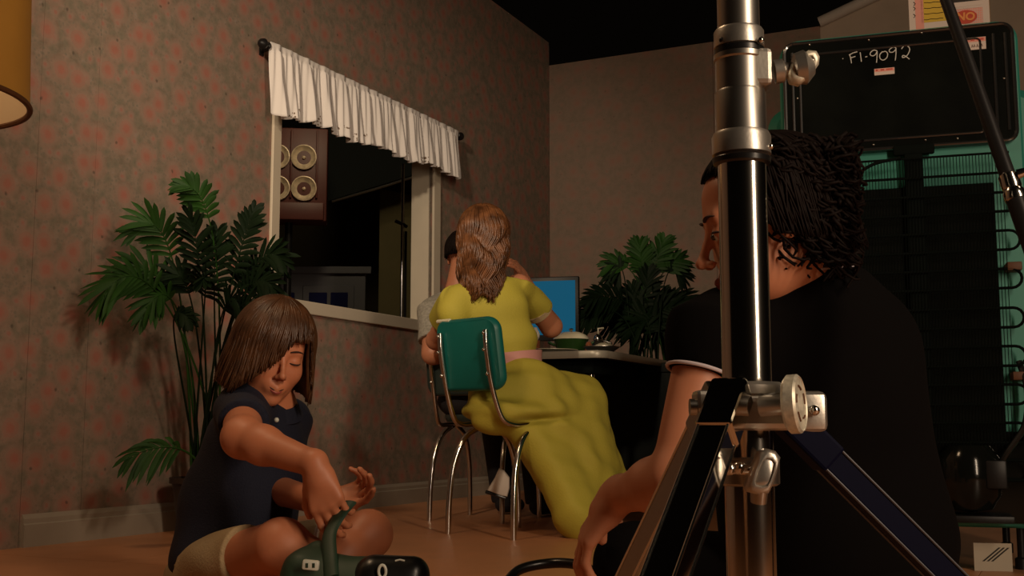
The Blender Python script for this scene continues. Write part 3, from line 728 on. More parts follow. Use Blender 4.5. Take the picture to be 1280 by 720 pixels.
def face_parts(C, R_, s, parent, brow='brow', lips=True, smile=0.0, opened=1.0, closed=False):
    g = lambda x, y, z: C + R_ @ (V((x, y, z)) * s)
    for sx in (-1, 1):
      if not closed:
        m_ = MB(); bmesh.ops.create_icosphere(m_.bm, subdivisions=2, radius=0.0128 * s, matrix=Matrix.Translation(g(sx * 0.030, 0.0775, -0.001)) @ Matrix.Diagonal((1, 1, 1, 1)))
        eo = m_.build('eye', M['eye'], parent, sharp=None)
        m_ = MB(); pp = g(sx * 0.0305, 0.0876, -0.003); bmesh.ops.create_uvsphere(m_.bm, u_segments=12, v_segments=8, radius=0.0052 * s, matrix=Matrix.Translation(pp))
        m_.build('iris', M['iris'], parent, sharp=None)
      for _ in (0,):
        arc = [g(sx * (0.030 + 0.0155 * math.cos(a)), 0.0885 - 0.008 * abs(math.cos(a)) ** 2, -0.001 + (0.0065 * opened) * math.sin(a)) for a in [math.pi * k / 8 for k in range(9)]]
        MB().tube(arc, [0.0012 * s + 0.0008 * s * math.sin(math.pi * k / 8) for k in range(9)], 6).build('eyelash', M['brow'], parent)
        arc = [g(sx * (0.012 + 0.036 * k / 6), 0.0915 - 0.010 * (k / 6) ** 2, 0.021 + 0.006 * math.sin(math.pi * (k + 1) / 8)) for k in range(7)]
        MB().tube(arc, [0.0022 * s, 0.003 * s, 0.0033 * s, 0.003 * s, 0.0025 * s, 0.0018 * s, 0.0008 * s], 6, squash=0.7).build('eyebrow', M[brow], parent)
    if lips and closed:      # broad closed-mouth smile
        MB().tube([g(0.027 * x, 0.0965 - 0.016 * x * x, -0.0705 + 0.013 * x * x) for x in [k / 6 - 1 for k in range(13)]], [0.0006 + 0.0012 * math.sin(math.pi * k / 12) for k in range(13)], 6).build('mouth', M['dark_mouth'], parent)
        MB().tube([g(0.020 * x, 0.0955 - 0.012 * x * x, -0.0755 + 0.010 * x * x) for x in [k / 6 - 1 for k in range(13)]], [0.0012 + 0.0026 * math.sin(math.pi * k / 12) for k in range(13)], 6).build('lower_lip', M['lips'], parent)
    elif lips:
        pr = [cap(g(-0.019, 0.0845, -0.064 + smile), g(0.0, 0.0945, -0.0655), 0.0040 * s, 0.0062 * s, 0.004), cap(g(0.019, 0.0845, -0.064 + smile), g(0.0, 0.0945, -0.0655), 0.0040 * s, 0.0062 * s, 0.004),
              cap(g(-0.014, 0.0845, -0.0745 + smile * 0.6), g(0.014, 0.0845, -0.0745 + smile * 0.6), 0.005 * s, k=0.004), ell(g(0, 0.0915, -0.0762), V((0.012, 0.0068, 0.0058)) * s, R_, 0.005),
              cap(g(-0.026, 0.091, -0.068 + smile), g(0, 0.103, -0.0705), 0.0020 * s, k=0.001, sub=True), cap(g(0.026, 0.091, -0.068 + smile), g(0, 0.103, -0.0705), 0.0020 * s, k=0.001, sub=True)]
        sdf('lips', pr, 0.0016, M['lips'], parent, smooth=1)
def hand_prims(wp_, dirv, palmn, s=1.0, side=1, curl=(0.5, 0.5, 0.5, 0.5), spread=0.1, thumb=0.5, thumb_curl=0.4):
    """wrist point, direction to the fingers, palm normal (fingers curl towards it), side +1/-1 puts the thumb"""
    y = V(dirv).normalized(); z = V(palmn); z = (z - y * z.dot(y)).normalized(); x = y.cross(z) * side
    g = lambda a, b, c: wp_ + (x * a + y * b + z * c) * s
    P = [cap(g(0, -0.01, 0), g(0, 0.03, 0), 0.024 * s, 0.027 * s, 0.015)]
    kn = [(0.030, 0.083), (0.010, 0.088), (-0.010, 0.085), (-0.029, 0.076)]
    lens = [(0.042, 0.026, 0.020), (0.047, 0.030, 0.021), (0.043, 0.027, 0.020), (0.034, 0.020, 0.018)]
    rad = [0.0095, 0.0098, 0.0093, 0.0083]
    for (kx, ky), ls, r, cu in zip(kn, lens, rad, curl):
        P.append(cap(g(kx * 0.6, 0.025, 0), g(kx, ky, 0), 0.016 * s, 0.0118 * s, 0.012))
        p = g(kx, ky, 0); ang = 0; dx = kx * spread * 10
        d0 = (y + x * dx * 0.6).normalized()
        for i, l in enumerate(ls):
            ang += cu * (0.9, 1.2, 0.8)[i]
            d = d0 * math.cos(ang) + z * math.sin(ang); q_ = p + d * l * s
            P.append(cap(p, q_, r * s * (1 - 0.08 * i), r * s * (0.92 - 0.08 * i), 0.003)); p = q_
    # thumb leaves the side of the palm near its base
    P.append(cap(g(0.012, 0.012, 0.004), g(0.036, 0.040, 0.010), 0.017 * s, 0.0125 * s, 0.01))
    d1 = (y * math.cos(thumb) + x * math.sin(thumb) + z * 0.25).normalized(); a1 = g(0.036, 0.040, 0.010); b1 = a1 + d1 * 0.034 * s
    d2 = (d1 + z * thumb_curl - x * thumb_curl * 0.5).normalized(); c1 = b1 + d2 * 0.027 * s
    P += [cap(a1, b1, 0.0118 * s, 0.0105 * s, 0.004), cap(b1, c1, 0.0103 * s, 0.0088 * s, 0.003)]
    return P
def hair_shell(C, R_, rx, ry, rz, T, mt, parent, name='hair', off=(0, 0, 0), n_str=500, flare=0.0, wave=0.0, wf=20, seed=1, sr=0.0035, drop=None, part=0.0, back=0.0, waver=0.0, lift=(0.99, 1.03), seg=16):
    """T(phi) = arc (radians) a lock covers from the crown; phi 0 = front, + = the person's left; one object: cap plus locks"""
    rnd = random.Random(seed); g = lambda v: C + R_ @ V(v)
    dn = (R_.inverted() @ V((0, 0, -1))) if drop else V((0, 0, -1))
    def pt(phi, t, k=1.0, jit=0.0):
        th = T(phi) * t
        if th <= math.pi / 2:
            p = V((-rx * math.sin(th) * math.sin(phi), ry * math.sin(th) * math.cos(phi), rz * math.cos(th))) * k
        else:
            ex = (th - math.pi / 2) * rz; fl2 = 1 + flare * ex
            p = V((-rx * math.sin(phi) * fl2, ry * math.cos(phi) * fl2 - back * ex, 0)) * k + (dn * ex if drop else V((0, 0, -ex)))
        if wave and th > 1.2:
            w_ = wave * min(1, (th - 1.2) * 0.8) * math.sin(wf * th * rz + jit)
            p += V((-math.sin(phi + 0.9), math.cos(phi + 0.9), 0)) * w_
        return p + V(off)
    m_ = MB(); nu, nv = 72, 18; rings = []
    for i in range(nv + 1):
        rings.append([m_.bm.verts.new(g(pt(2 * math.pi * j / nu, i / nv, 0.975))) for j in range(nu)])
    for i in range(nv):
        for j in range(nu): m_.bm.faces.new((rings[i][j], rings[i][(j + 1) % nu], rings[i + 1][(j + 1) % nu], rings[i + 1][j]))
    inner = [[m_.bm.verts.new(g(pt(2 * math.pi * j / nu, i / nv, 0.90))) for j in range(nu)] for i in range(nv, -1, -3)]
    rr = [rings[-1]] + inner
    for i in range(len(rr) - 1):
        for j in range(nu): m_.bm.faces.new((rr[i][j], rr[i][(j + 1) % nu], rr[i + 1][(j + 1) % nu], rr[i + 1][j]))
    for s_ in range(n_str):
        phi = rnd.uniform(0, 2 * math.pi); k = rnd.uniform(*lift); t0 = rnd.uniform(0.0, 0.45) if rnd.random() < 0.6 else 0.0; t1 = rnd.uniform(0.88, 1.03); jit = rnd.uniform(0, waver) + math.sin(phi * 3) * 2
        dphi = rnd.uniform(-0.25, 0.25) + part
        pts = [g(pt(phi + dphi * (u / seg), t0 + (t1 - t0) * u / seg, k, jit)) for u in range(seg + 1)]
        m_.tube(pts, [sr * (0.35 + 0.9 * math.sin(math.pi * min(1, 0.15 + 0.85 * u / seg)) ** 0.7) * rnd.uniform(0.9, 1.1) + 0.0003 for u in range(seg + 1)], 4, squash=0.7)
    return m_.build(name, mt, parent, sharp=None)

exec_people = True

# ------------------------------------------------------------------ boy on the floor
def boy():
    t = thing('person', 'boy with chin-length brown hair in navy polo and khaki shorts sitting cross-legged', 'person', (W(290, 716, 2.62).x, 2.62, 0))
    J = W
    C = J(341, 441, 2.60); R_ = frame((0.45, -0.84, -0.27), (0.16, 0.0, 1)); s = 0.93
    neckb = J(333, 512, 2.68)
    P = head_prims(C, R_, s, 0.007, crease=False)
    P += [cap(C + R_ @ V((0, -0.02, -0.05)), neckb, 0.046, 0.05, 0.02)]
    shR, elR, wrR = J(304, 514, 2.58), J(303, 547, 2.38), J(393, 580, 2.25)
    shL, elL, wrL = J(358, 526, 2.76), J(345, 612, 2.66), J(408, 630, 2.42)
    P += [cap(neckb, J(310, 640, 2.68), 0.07, 0.09, 0.03), cap(J(310, 640, 2.68), J(280, 712, 2.66), 0.09, 0.09, 0.03),
          cap(shR, shL, 0.045, k=0.03),
          cap(shR, elR, 0.042, 0.040, 0.02), cap(elR, elR + (wrR - elR) * 0.3, 0.040, 0.038, 0.02), cap(elR + (wrR - elR) * 0.3, wrR, 0.037, 0.025, 0.02),
          cap(shL, elL, 0.040, 0.034, 0.02), cap(elL, wrL, 0.034, 0.024, 0.02)]
    P += hand_prims(wrR + V((0.004, 0, -0.004)), J(409, 636, 2.24) - wrR, V((0.25, 0.55, -0.35)), 0.92, side=-1, curl=(0.42, 0.5, 0.55, 0.6), thumb=0.5)
    P += hand_prims(wrL, J(456, 616, 2.38) - wrL, V((0.1, -0.7, 0.6)), 0.90, side=1, curl=(0.25, 0.4, 0.55, 0.7), spread=0.25, thumb=0.9)
    hR, kR, aR = J(262, 718, 2.62), J(352, 682, 2.33), J(452, 748, 2.30)
    hL, kL, aL = J(318, 716, 2.74), J(460, 668, 2.54), J(380, 745, 2.40)
    P += [cap(hR, kR, 0.072, 0.052, 0.02), cap(kR, kR + (aR - kR) * 0.35, 0.050, 0.046, 0.02), cap(kR + (aR - kR) * 0.35, aR, 0.046, 0.03, 0.02),
          cap(hL, kL, 0.070, 0.050, 0.02), cap(kL, kL + (aL - kL) * 0.35, 0.049, 0.045, 0.02), cap(kL + (aL - kL) * 0.35, aL, 0.045, 0.03, 0.02),
          cap(aR, V((aR.x + 0.09, aR.y - 0.03, 0.035)), 0.03, 0.026, 0.02), cap(aL, V((aL.x - 0.11, aL.y - 0.05, 0.035)), 0.03, 0.026, 0.02)]
    P = [p for p in P]
    sdf('body', P, 0.0042, M['skin_boy'], t, smooth=1)
    face_parts(C, R_, s, t, opened=-0.55, smile=0.007, closed=True)
    # shirt
    S = [ell(J(316, 572, 2.68), (0.122, 0.10, 0.13), None, 0.04), ell(J(298, 636, 2.68), (0.138, 0.115, 0.13), None, 0.05), ell(J(283, 700, 2.67), (0.128, 0.12, 0.10), None, 0.05),
         cap(shR, shL, 0.058, k=0.04), cap(J(334, 530, 2.67), J(322, 560, 2.68), 0.056, 0.09, 0.03)]
    se = shR + (elR - shR) * 0.52
    S += [cone(shR + (shR - elR) * 0.25, se, 0.060, 0.053, 0.02), cone(shL, shL + (elL - shL) * 0.6, 0.055, 0.05, 0.02)]
    sdf('shirt', S, 0.006, M['navy'], t, folds(0.004, 40, 3, (0.5, 0.2, 0.8)))
    cb = neckb + V((0.012, -0.014, 0.004)); Rc = V((0.25, -0.35, 0.9)).to_track_quat('Z', 'Y').to_matrix()
    m_ = MB(); n = 40; secs = []
    for i in range(n):
        a = math.radians(-70) + math.radians(320) * i / (n - 1) + math.radians(-40)
        d = V((math.cos(a), math.sin(a), 0)); secs.append([cb + Rc @ (d * r + V((0, 0, z))) for r, z in ((0.050, 0.018), (0.056, 0.020), (0.078, -0.006), (0.074, -0.010))])
    m_.loft(secs); m_.build('collar', M['navy'], t)
    m_ = MB(); bmesh.ops.create_uvsphere(m_.bm, u_segments=12, v_segments=8, radius=0.0055, matrix=Matrix.Translation(J(348, 525, 2.548) + V((0.0, -0.02, 0)))); m_.build('button', M['snap'], t)
    # shorts
    eR = hR + (kR - hR) * 0.62; eL = hL + (kL - hL) * 0.74
    S = [ell(J(284, 722, 2.68), (0.14, 0.125, 0.085), None, 0.04), cone(hR, eR, 0.085, 0.070, 0.03), cone(hL, eL, 0.083, 0.068, 0.03), cut((0, 0, 0.004), (0, 0, -1))]
    sdf('shorts', S, 0.006, M['khaki'], t, folds(0.005, 45, 5, (1, 0.2, 0.3)))
    MB().lathe([(0.064, -0.008), (0.068, -0.008), (0.068, 0.008), (0.064, 0.008), (0.064, -0.008)], axisM(eL, kL - eL), 28).build('hem', M['white_cloth'], t)
    # hair: chin-length bob with a long side-swept fringe
    def T(phi):
        ph = (phi + math.pi) % (2 * math.pi) - math.pi
        if -1.0 < ph < 0.95:
            if ph < 0.1: return 1.32 + 1.28 * (-(ph - 0.1) / 1.1) ** 0.8
            return 1.32 if ph < 0.7 else 1.32 + 1.0 * (ph - 0.7) / 0.25
        return 2.62
    hair_shell(C, R_, 0.090, 0.110, 0.104, T, M['hair_boy'], t, off=(0, -0.012, 0.022), n_str=1100, flare=1.6, seed=3, sr=0.0026, wave=0.004, wf=30, waver=3, part=-0.1)
    return t
boy()

# ------------------------------------------------------------------ chrome dinette chairs
def dinette(label, pos, rz, vinyl, group=None):
    t = thing('dinette_chair', label, 'chair', pos, rz, group)
    for sx in (-1, 1):
        x = sx * 0.15
        def sm(pts, n=6):
            out = []
            P_ = [V(p) for p in pts]; P_ = [P_[0] * 2 - P_[1]] + P_ + [P_[-1] * 2 - P_[-2]]
            for i in range(1, len(P_) - 2):
                for k in range(n):
                    u = k / n; a, b, c, d = P_[i - 1:i + 3]
                    out.append(0.5 * ((2 * b) + (c - a) * u + (2 * a - 5 * b + 4 * c - d) * u * u + (3 * b - a - 3 * c + d) * u ** 3))
            return out + [P_[-2]]
        MB().tube(sm([(x, 0.17, 0.425), (x + sx * 0.012, 0.075, 0.375), (x + sx * 0.022, 0.022, 0.27), (x + sx * 0.028, 0.004, 0.14), (x + sx * 0.03, 0.0, 0.0)]), 0.0115, 12).build('leg', M['chrome'], t, local=True)
        MB().tube(sm([(x, 0.19, 0.425), (x + sx * 0.012, 0.30, 0.375), (x + sx * 0.022, 0.36, 0.27), (x + sx * 0.028, 0.385, 0.14), (x + sx * 0.03, 0.39, 0.0)]), 0.0115, 12).build('leg', M['chrome'], t, local=True)
        xs = sx * 0.128
        st_ = MB().tube(sm([(xs, -0.096, 0.775), (xs, -0.090, 0.70), (xs, -0.062, 0.57), (xs + sx * 0.006, -0.018, 0.455), (xs + sx * 0.015, 0.03, 0.425), (xs + sx * 0.02, 0.12, 0.425), (xs + sx * 0.02, 0.33, 0.425)]), 0.0105, 12).build('back_stile', M['chrome'], t, local=True)
        for z, y in ((0.762, -0.100), (0.70, -0.099), (0.61, -0.080)):
            m_ = MB(); bmesh.ops.create_uvsphere(m_.bm, u_segments=10, v_segments=6, radius=0.007, matrix=Matrix.Translation((xs, y - 0.006, z))); m_.build('bolt', M['chrome'], st_, local=True)
    MB().tube([(-0.15, 0.17, 0.425), (0.15, 0.17, 0.425)], 0.009, 10).build('cross_tube', M['chrome'], t, local=True)
    def slab(w, h, th, corner, bulge, Mx, n=8):
        out = []
        for lay, (off, inset) in enumerate(((0, 0.010), (th * 0.25, 0.002), (th * 0.5, 0), (th * 0.75, 0.002), (th, 0.010))):
            ring = []
            for cx, cy, a0 in ((1, 1, 0), (-1, 1, 90), (-1, -1, 180), (1, -1, 270)):
                for k in range(n + 1):
                    a = math.radians(a0 + 90 * k / n)
                    px_ = cx * (w / 2 - corner) + math.cos(a) * (corner - inset); py_ = cy * (h / 2 - corner) + math.sin(a) * (corner - inset)
                    ring.append((px_, py_, off + bulge * (px_ / (w / 2)) ** 2))
            out.append(ring)
        return MB().loft(out, M=Mx)
    Mb = Matrix.Translation((0, -0.066, 0.687)) @ Matrix.Rotation(math.radians(90 + 9), 4, 'X')
    slab(0.345, 0.28, 0.036, 0.055, -0.022, Mb @ Matrix.Translation((0, 0, -0.016))).build('backrest', vinyl, t, local=True, sharp=50)
    Mb2 = Matrix.Translation((0, -0.066, 0.687)) @ Matrix.Rotation(math.radians(90 + 9), 4, 'X')
    MB().tube([(Mb2 @ V((x_, 0.137, 0.004 - 0.022 * (x_ / 0.185) ** 2))) for x_ in (-0.165, -0.14, -0.11, -0.08)], 0.008, 8).build('cream_edge', M['cream'], t, local=True)  # cream strip along one top corner of the backrest
    slab(0.34, 0.34, 0.05, 0.12, 0.0, Matrix.Translation((0, 0.20, 0.437))).build('seat', vinyl, t, local=True, sharp=50)
    return t
ch1 = dinette('turquoise vinyl dinette chair with chrome frame under the woman in yellow', (-0.122, 4.475, 0), math.radians(-45), M['teal_vinyl'])
M['dark_vinyl'] = mat('dark_vinyl', (0.02, 0.03, 0.025), 0.4)
ch2 = dinette('chrome dinette chair with dark back behind and left of the turquoise chair', (-0.205, 5.16, 0), math.radians(-25.5), M['dark_vinyl'])

# ------------------------------------------------------------------ dining table and what stands on it
Ct = V((0.40, 5.10, 0)); TT = 0.752
tb = thing('dining_table', 'dark topped dining table with metal edge band beside the woman in yellow', 'table', Ct, TH)
# table frame: x along E1 (away), y = -N1 (towards the left wall)
def rrect(x0, x1, y0, y1, r, z, n=6):
    o = []
    for cx, cy, a0 in ((x1 - r, y1 - r, 0), (x0 + r, y1 - r, 90), (x0 + r, y0 + r, 180), (x1 - r, y0 + r, 270)):
        for k in range(n + 1): a = math.radians(a0 + 90 * k / n); o.append((cx + r * math.cos(a), cy + r * math.sin(a), z))
    return o
TL, TW = 1.25, 0.62
MB().loft([rrect(0.002, TL - 0.002, 0.002, TW - 0.002, 0.06, TT - 0.03), rrect(0.002, TL - 0.002, 0.002, TW - 0.002, 0.06, TT)]).build('tabletop', M['tabletop'], tb, local=True)
MB().loft([rrect(0, TL, 0, TW, 0.062, TT - 0.034), rrect(-0.003, TL + 0.003, -0.003, TW + 0.003, 0.064, TT - 0.028), rrect(-0.003, TL + 0.003, -0.003, TW + 0.003, 0.064, TT - 0.006), rrect(0, TL, 0, TW, 0.062, TT - 0.001)], cap=False).build('edge_band', M['edge'], tb, local=True)
MB().box((0.08, 0.08, TT - 0.10), (TL - 0.08, TW - 0.08, TT - 0.034), None, 0.01).build('apron', M['black_wire'], tb, local=True)
for x in (0.16, TL - 0.16):
    for y in (0.12, TW - 0.12):
        MB().tube([(x, y, TT - 0.06), (x, y, 0.0)], 0.016, 12).build('leg', M['chrome'], tb, local=True)
def on_table(px, Y): p = W(px, 440, Y); return V((p.x, Y, TT))
# plates
for (px, Y, r, lab) in ((688, 5.42, 0.13, 'wide cream dinner plate at the near edge of the table'), (752, 5.32, 0.085, 'small silver rimmed dish at the front right of the table')):
    p = on_table(px, Y); m_ = MB()
    m_.lathe([(0, 0.0), (r * 0.55, 0.0), (r * 0.62, 0.004), (r, 0.017 if r > 0.1 else 0.026), (r, 0.02 if r > 0.1 else 0.029), (r * 0.6, 0.008), (0, 0.006)], Matrix.Translation(p), 40)
    tag(m_.build('plate' if r > 0.1 else 'dish', M['china'] if r > 0.1 else M['steel']), lab, 'plate' if r > 0.1 else 'dish')
p = on_table(714, 5.72); ks = 5.72 / FPX
cs = thing('casserole', 'green lidded casserole dish with cream lid on the table', 'casserole dish', p)
zb_ = W(714, 437, 5.72).z; zl_ = W(714, 424.5, 5.72).z; zt_ = W(714, 417.5, 5.72).z; rr_ = 22 * ks
MB().lathe([(0, 0), (rr_ * 0.72, 0), (rr_ * 0.78, 0.01), (rr_ * 0.97, zl_ - TT - 0.006), (rr_, zl_ - TT)], Matrix.Translation(p), 40).build('dish_bowl', M['dish_green'], cs)
zl2 = zl_ - TT
MB().lathe([(rr_ * 1.03, zl2), (rr_ * 1.02, zl2 + 0.006), (rr_ * 0.85, zl2 + 0.022), (rr_ * 0.5, zl2 + 0.036), (0, zl2 + 0.040)], Matrix.Translation(p), 40).build('lid', M['cream'], cs)
MB().lathe([(0.008, zl2 + 0.039), (0.006, zl2 + 0.044), (0.012, zl2 + 0.049), (0.009, zl2 + 0.055), (0, zl2 + 0.056)], Matrix.Translation(p), 16).build('lid_knob', M['chrome'], cs)
for s_ in (-1, 1):
    MB().tube([p + V((s_ * rr_ * 0.93, 0, zl2 * 0.7)), p + V((s_ * (rr_ + 0.022), -0.01, zl2 * 0.85)), p + V((s_ * (rr_ + 0.024), 0.02, zl2 * 0.85)), p + V((s_ * rr_ * 0.9, 0.03, zl2 * 0.7))], 0.006, 8).build('handle', M['dish_green'], cs)
p = on_table(748, 5.86); cr = thing('syrup_dispenser', 'glass syrup dispenser with silver spout on the table', 'dispenser', p)
MB().lathe([(0, 0), (0.036, 0), (0.040, 0.01), (0.040, 0.05), (0.028, 0.085), (0.022, 0.10)], Matrix.Translation(p), 24).build('glass_body', M['glass_clear'], cr)
MB().lathe([(0.024, 0.098), (0.026, 0.104), (0.020, 0.12), (0.008, 0.132), (0, 0.133)], Matrix.Translation(p), 20).build('cap', M['chrome'], cr)
MB().tube([p + V((0, 0, 0.13)), p + V((0.0, 0, 0.158)), p + V((0.028, 0, 0.16))], 0.0055, 8).build('spout', M['china'], cr)
MB().tube([p + V((0.04, 0, 0.03)), p + V((0.066, 0, 0.045)), p + V((0.066, 0, 0.085)), p + V((0.026, 0, 0.10))], 0.005, 8).build('handle', M['chrome'], cr)
p = on_table(755, 5.60); 
tag(MB().lathe([(0, 0.0), (0.030, 0.0), (0.048, 0.012), (0.052, 0.035), (0.044, 0.055), (0.022, 0.066), (0, 0.068)], Matrix.Translation(p), 28).build('domed_jar', M['china']), 'small round cream domed jar beside the syrup dispenser', 'jar')
p = on_table(736, 5.52)
tag(MB().lathe([(0, 0.0), (0.016, 0.0), (0.018, 0.03), (0.014, 0.046), (0.016, 0.052), (0.01, 0.064), (0, 0.066)], Matrix.Translation(p), 18).build('glass_shaker', M['amber']), 'small brown glass shaker in front of the syrup dispenser', 'shaker')
p = on_table(667, 5.50); mg = thing('canister', 'small brown canister with a white pointed top near the woman elbow', 'canister', p)
MB().lathe([(0, 0), (0.030, 0), (0.032, 0.07)], Matrix.Translation(p), 24).build('jar_body', M['amber'], mg)
sdf('napkin', [ell(p + V((0, 0, 0.095)), (0.030, 0.028, 0.032), None, 0.01), cap(p + V((0, 0, 0.1)), p + V((0.014, 0, 0.128)), 0.022, 0.006, 0.015)], 0.003, M['white_cloth'], mg, folds(0.002, 160, 4))
# monitor on the far part of the table
mo = thing('monitor', 'flat monitor with dark frame and plain blue screen on the table', 'monitor', (W(685, 400, 5.95).x, 5.95, TT), math.radians(-14))
def mol(px, py): q_ = wm(mo).inverted() @ W(px, py, 5.95); return q_.x, q_.z
xr_, zt2 = mol(725, 346); xl_, zb3 = mol(640, 426)
xl_ = xr_ - 0.50
MB().box((xl_, 0, zb3), (xr_, 0.035, zt2), None, 0.006).build('frame', M['black_metal'], mo, local=True)
MB().box((xl_ + 0.018, -0.003, zb3 + 0.03), (xr_ - 0.018, 0.001, zt2 - 0.022), None, 0.001, 1).build('screen', M['screen'], mo, local=True)
MB().box(((xl_ + xr_) / 2 - 0.02, 0.036, 0.01), ((xl_ + xr_) / 2 + 0.02, 0.06, (zb3 + zt2) / 2), None, 0.004).build('neck', M['black_metal'], mo, local=True)
MB().box(((xl_ + xr_) / 2 - 0.12, -0.05, 0), ((xl_ + xr_) / 2 + 0.12, 0.11, 0.012), None, 0.004).build('monitor_base', M['black_metal'], mo, local=True)

# ------------------------------------------------------------------ woman in yellow, seen from behind
def yellow():
    t = thing('person', 'woman with long wavy auburn hair in yellow dress sitting at the table, back turned', 'person', (0.03, 4.65, 0))
    J = W
    C = J(606, 298, 4.72); R_ = frame((0.15, 1, -0.12), (-0.10, 0, 1))
    nb = J(610, 350, 4.70); shL, shR = J(572, 372, 4.62), J(648, 358, 4.76)
    elR = J(689, 408, 4.95); wrR = J(652, 345, 4.98)
    P = head_prims(C, R_, 0.98) + [cap(C + R_ @ V((0, -0.02, -0.05)), nb, 0.05, 0.055, 0.02), cap(nb, J(640, 450, 4.68), 0.055, 0.07, 0.02), cap(shL, shR, 0.045, k=0.02)]
    P += [cap(J(640, 450, 4.68), J(636, 490, 4.62), 0.07, 0.10, 0.02)]
    P += [cap(shR, elR, 0.050, 0.045, 0.02), cap(elR, wrR, 0.045, 0.026, 0.02)]
    P += hand_prims(wrR, J(640, 322, 4.86) - wrR, V((-0.6, -0.3, 0)), 0.95, side=1, curl=(0.3, 0.35, 0.4, 0.5))
    elL = J(545, 425, 4.95); P += [cap(shL, elL, 0.046, 0.04, 0.02), cap(elL, J(585, 440, 5.15), 0.04, 0.027, 0.02)]
    P += hand_prims(J(585, 440, 5.15), V((0.7, 0.7, 0)), V((0, 0, -1)), 0.95, side=1, curl=(0.3, 0.3, 0.3, 0.3))
    kn = [(0.25, 4.88, 0.52), (0.29, 4.76, 0.52)]; hp = [(0.0, 4.68, 0.55), (0.08, 4.60, 0.55)]; an = [(0.34, 4.82, 0.09), (0.33, 4.66, 0.09)]
    for a, b, c in zip(hp, kn, an):
        P += [cap(a, b, 0.09, 0.06, 0.03), cap(b, c, 0.055, 0.036, 0.02), cap(c, (c[0] + 0.09, c[1] + 0.07, 0.035), 0.033, 0.026, 0.02)]
    sdf('body', P, 0.006, M['skin'], t)
    face_parts(C, R_, 0.98, t)
    # bodice with cuffed short sleeves
    S = [ell(J(609, 388, 4.68), (0.165, 0.115, 0.13), None, 0.05), ell(J(630, 425, 4.68), (0.135, 0.11, 0.11), None, 0.05), ell(J(643, 452, 4.68), (0.098, 0.095, 0.06), None, 0.04),
         cap(J(574, 374, 4.62), J(646, 360, 4.75), 0.062, k=0.05), ell(J(568, 392, 4.60), (0.068, 0.07, 0.07), None, 0.03), cap(nb - V((0, 0, 0.02)), nb - V((0, 0, 0.06)), 0.06, 0.08, 0.03),
         cone(shR - (elR - shR) * 0.1, shR + (elR - shR) * 0.58, 0.066, 0.064, 0.02), cone(shL, shL + (elL - shL) * 0.5, 0.066, 0.07, 0.02), cut(nb + V((0, 0, 0.005)), (0.05, 0.2, 1)), cut(J(643, 466, 4.68), (0.0, 0, -1))]
    sdf('bodice', S, 0.006, M['yellow'], t, folds(0.006, 34, 11, (0.6, 0.1, 0.9)))
    c0 = shR + (elR - shR) * 0.50; c1 = shR + (elR - shR) * 0.63
    MB().lathe([(0.060, -0.012), (0.066, -0.013), (0.067, 0.012), (0.060, 0.012), (0.060, -0.012)], axisM(c0 + (c1 - c0) * 0.5, c1 - c0), 28).build('sleeve_cuff', M['khaki'], t)
    b0 = J(643, 450, 4.68)
    m_ = MB(); secs = []
    for z, k in ((-0.028, 0.97), (-0.028, 1.0), (0.0, 0.985), (0.028, 1.0), (0.028, 0.97)):
        secs.append([b0 + V((0.112 * k * math.cos(a), 0.108 * k * math.sin(a), z + 0.012 * math.cos(a))) for a in [2 * math.pi * i / 48 for i in range(48)]])
    m_.loft(secs, cap=False); m_.build('belt', M['pink'], t)
    # long full skirt, over the knees to the floor, gathered over the chair seat
    S = [ell(J(643, 466, 4.68), (0.108, 0.105, 0.05), None, 0.05), ell(J(636, 492, 4.62), (0.16, 0.15, 0.10), None, 0.05), cap(hp[0], (0.25, 4.90, 0.53), 0.125, 0.095, 0.05), cap(hp[1], (0.27, 4.74, 0.53), 0.125, 0.095, 0.05), ell((0.01, 4.60, 0.475), (0.215, 0.215, 0.062), None, 0.03),
         ell(J(612, 527, 4.50), (0.075, 0.075, 0.05), None, 0.03), ell(J(606, 500, 4.52), (0.055, 0.055, 0.04), None, 0.03), ell(J(640, 520, 4.46), (0.07, 0.07, 0.05), None, 0.03),
         cap((0.28, 4.76, 0.50), J(752, 632, 4.60), 0.10, 0.090, 0.06), cap((0.24, 4.70, 0.46), J(727, 645, 4.48), 0.12, 0.085, 0.06), cap((0.12, 4.60, 0.44), J(711, 640, 4.44), 0.12, 0.082, 0.08), cap((0.28, 4.82, 0.48), J(768, 606, 4.75), 0.09, 0.055, 0.06),
         cap(J(664, 545, 4.50), J(700, 620, 4.44), 0.06, 0.05, 0.06), cut((0, 0, 0.018), (0, -0.02, -1))]
    f1 = folds(0.010, 26, 21, (0.95, 0.3, 0.12)); f2 = folds(0.004, 60, 8, (0.5, 0.5, 0.6))
    sdf('skirt', S, 0.0065, M['yellow'], t, lambda x, y, z: 1.25 * f1(x + 0.25 * (z - 0.4), y, z) * np.clip(1.3 - z * 1.2, 0.3, 1.2) + 1.4 * f2(x, y, z) - 0.020 * np.exp(-((z - 0.44 - 0.1 * (x - 0.1)) / 0.016) ** 2) * np.exp(-((x - 0.10) / 0.14) ** 2), smooth=1)
    def T(phi):
        ph = (phi + math.pi) % (2 * math.pi) - math.pi
        if abs(ph) < 0.8: return 1.3
        return 3.95 + 0.30 * max(0, -math.cos(ph - 0.5)) + 0.12 * math.sin(7 * ph)
    hair_shell(C, R_, 0.103, 0.108, 0.115, T, M['hair_auburn'], t, off=(0.0, -0.015, 0.02), n_str=1100, flare=-0.9, wave=0.017, wf=44, seed=8, sr=0.0042, waver=1.2, drop=True, back=0.25, lift=(0.97, 1.06), seg=26)
yellow()

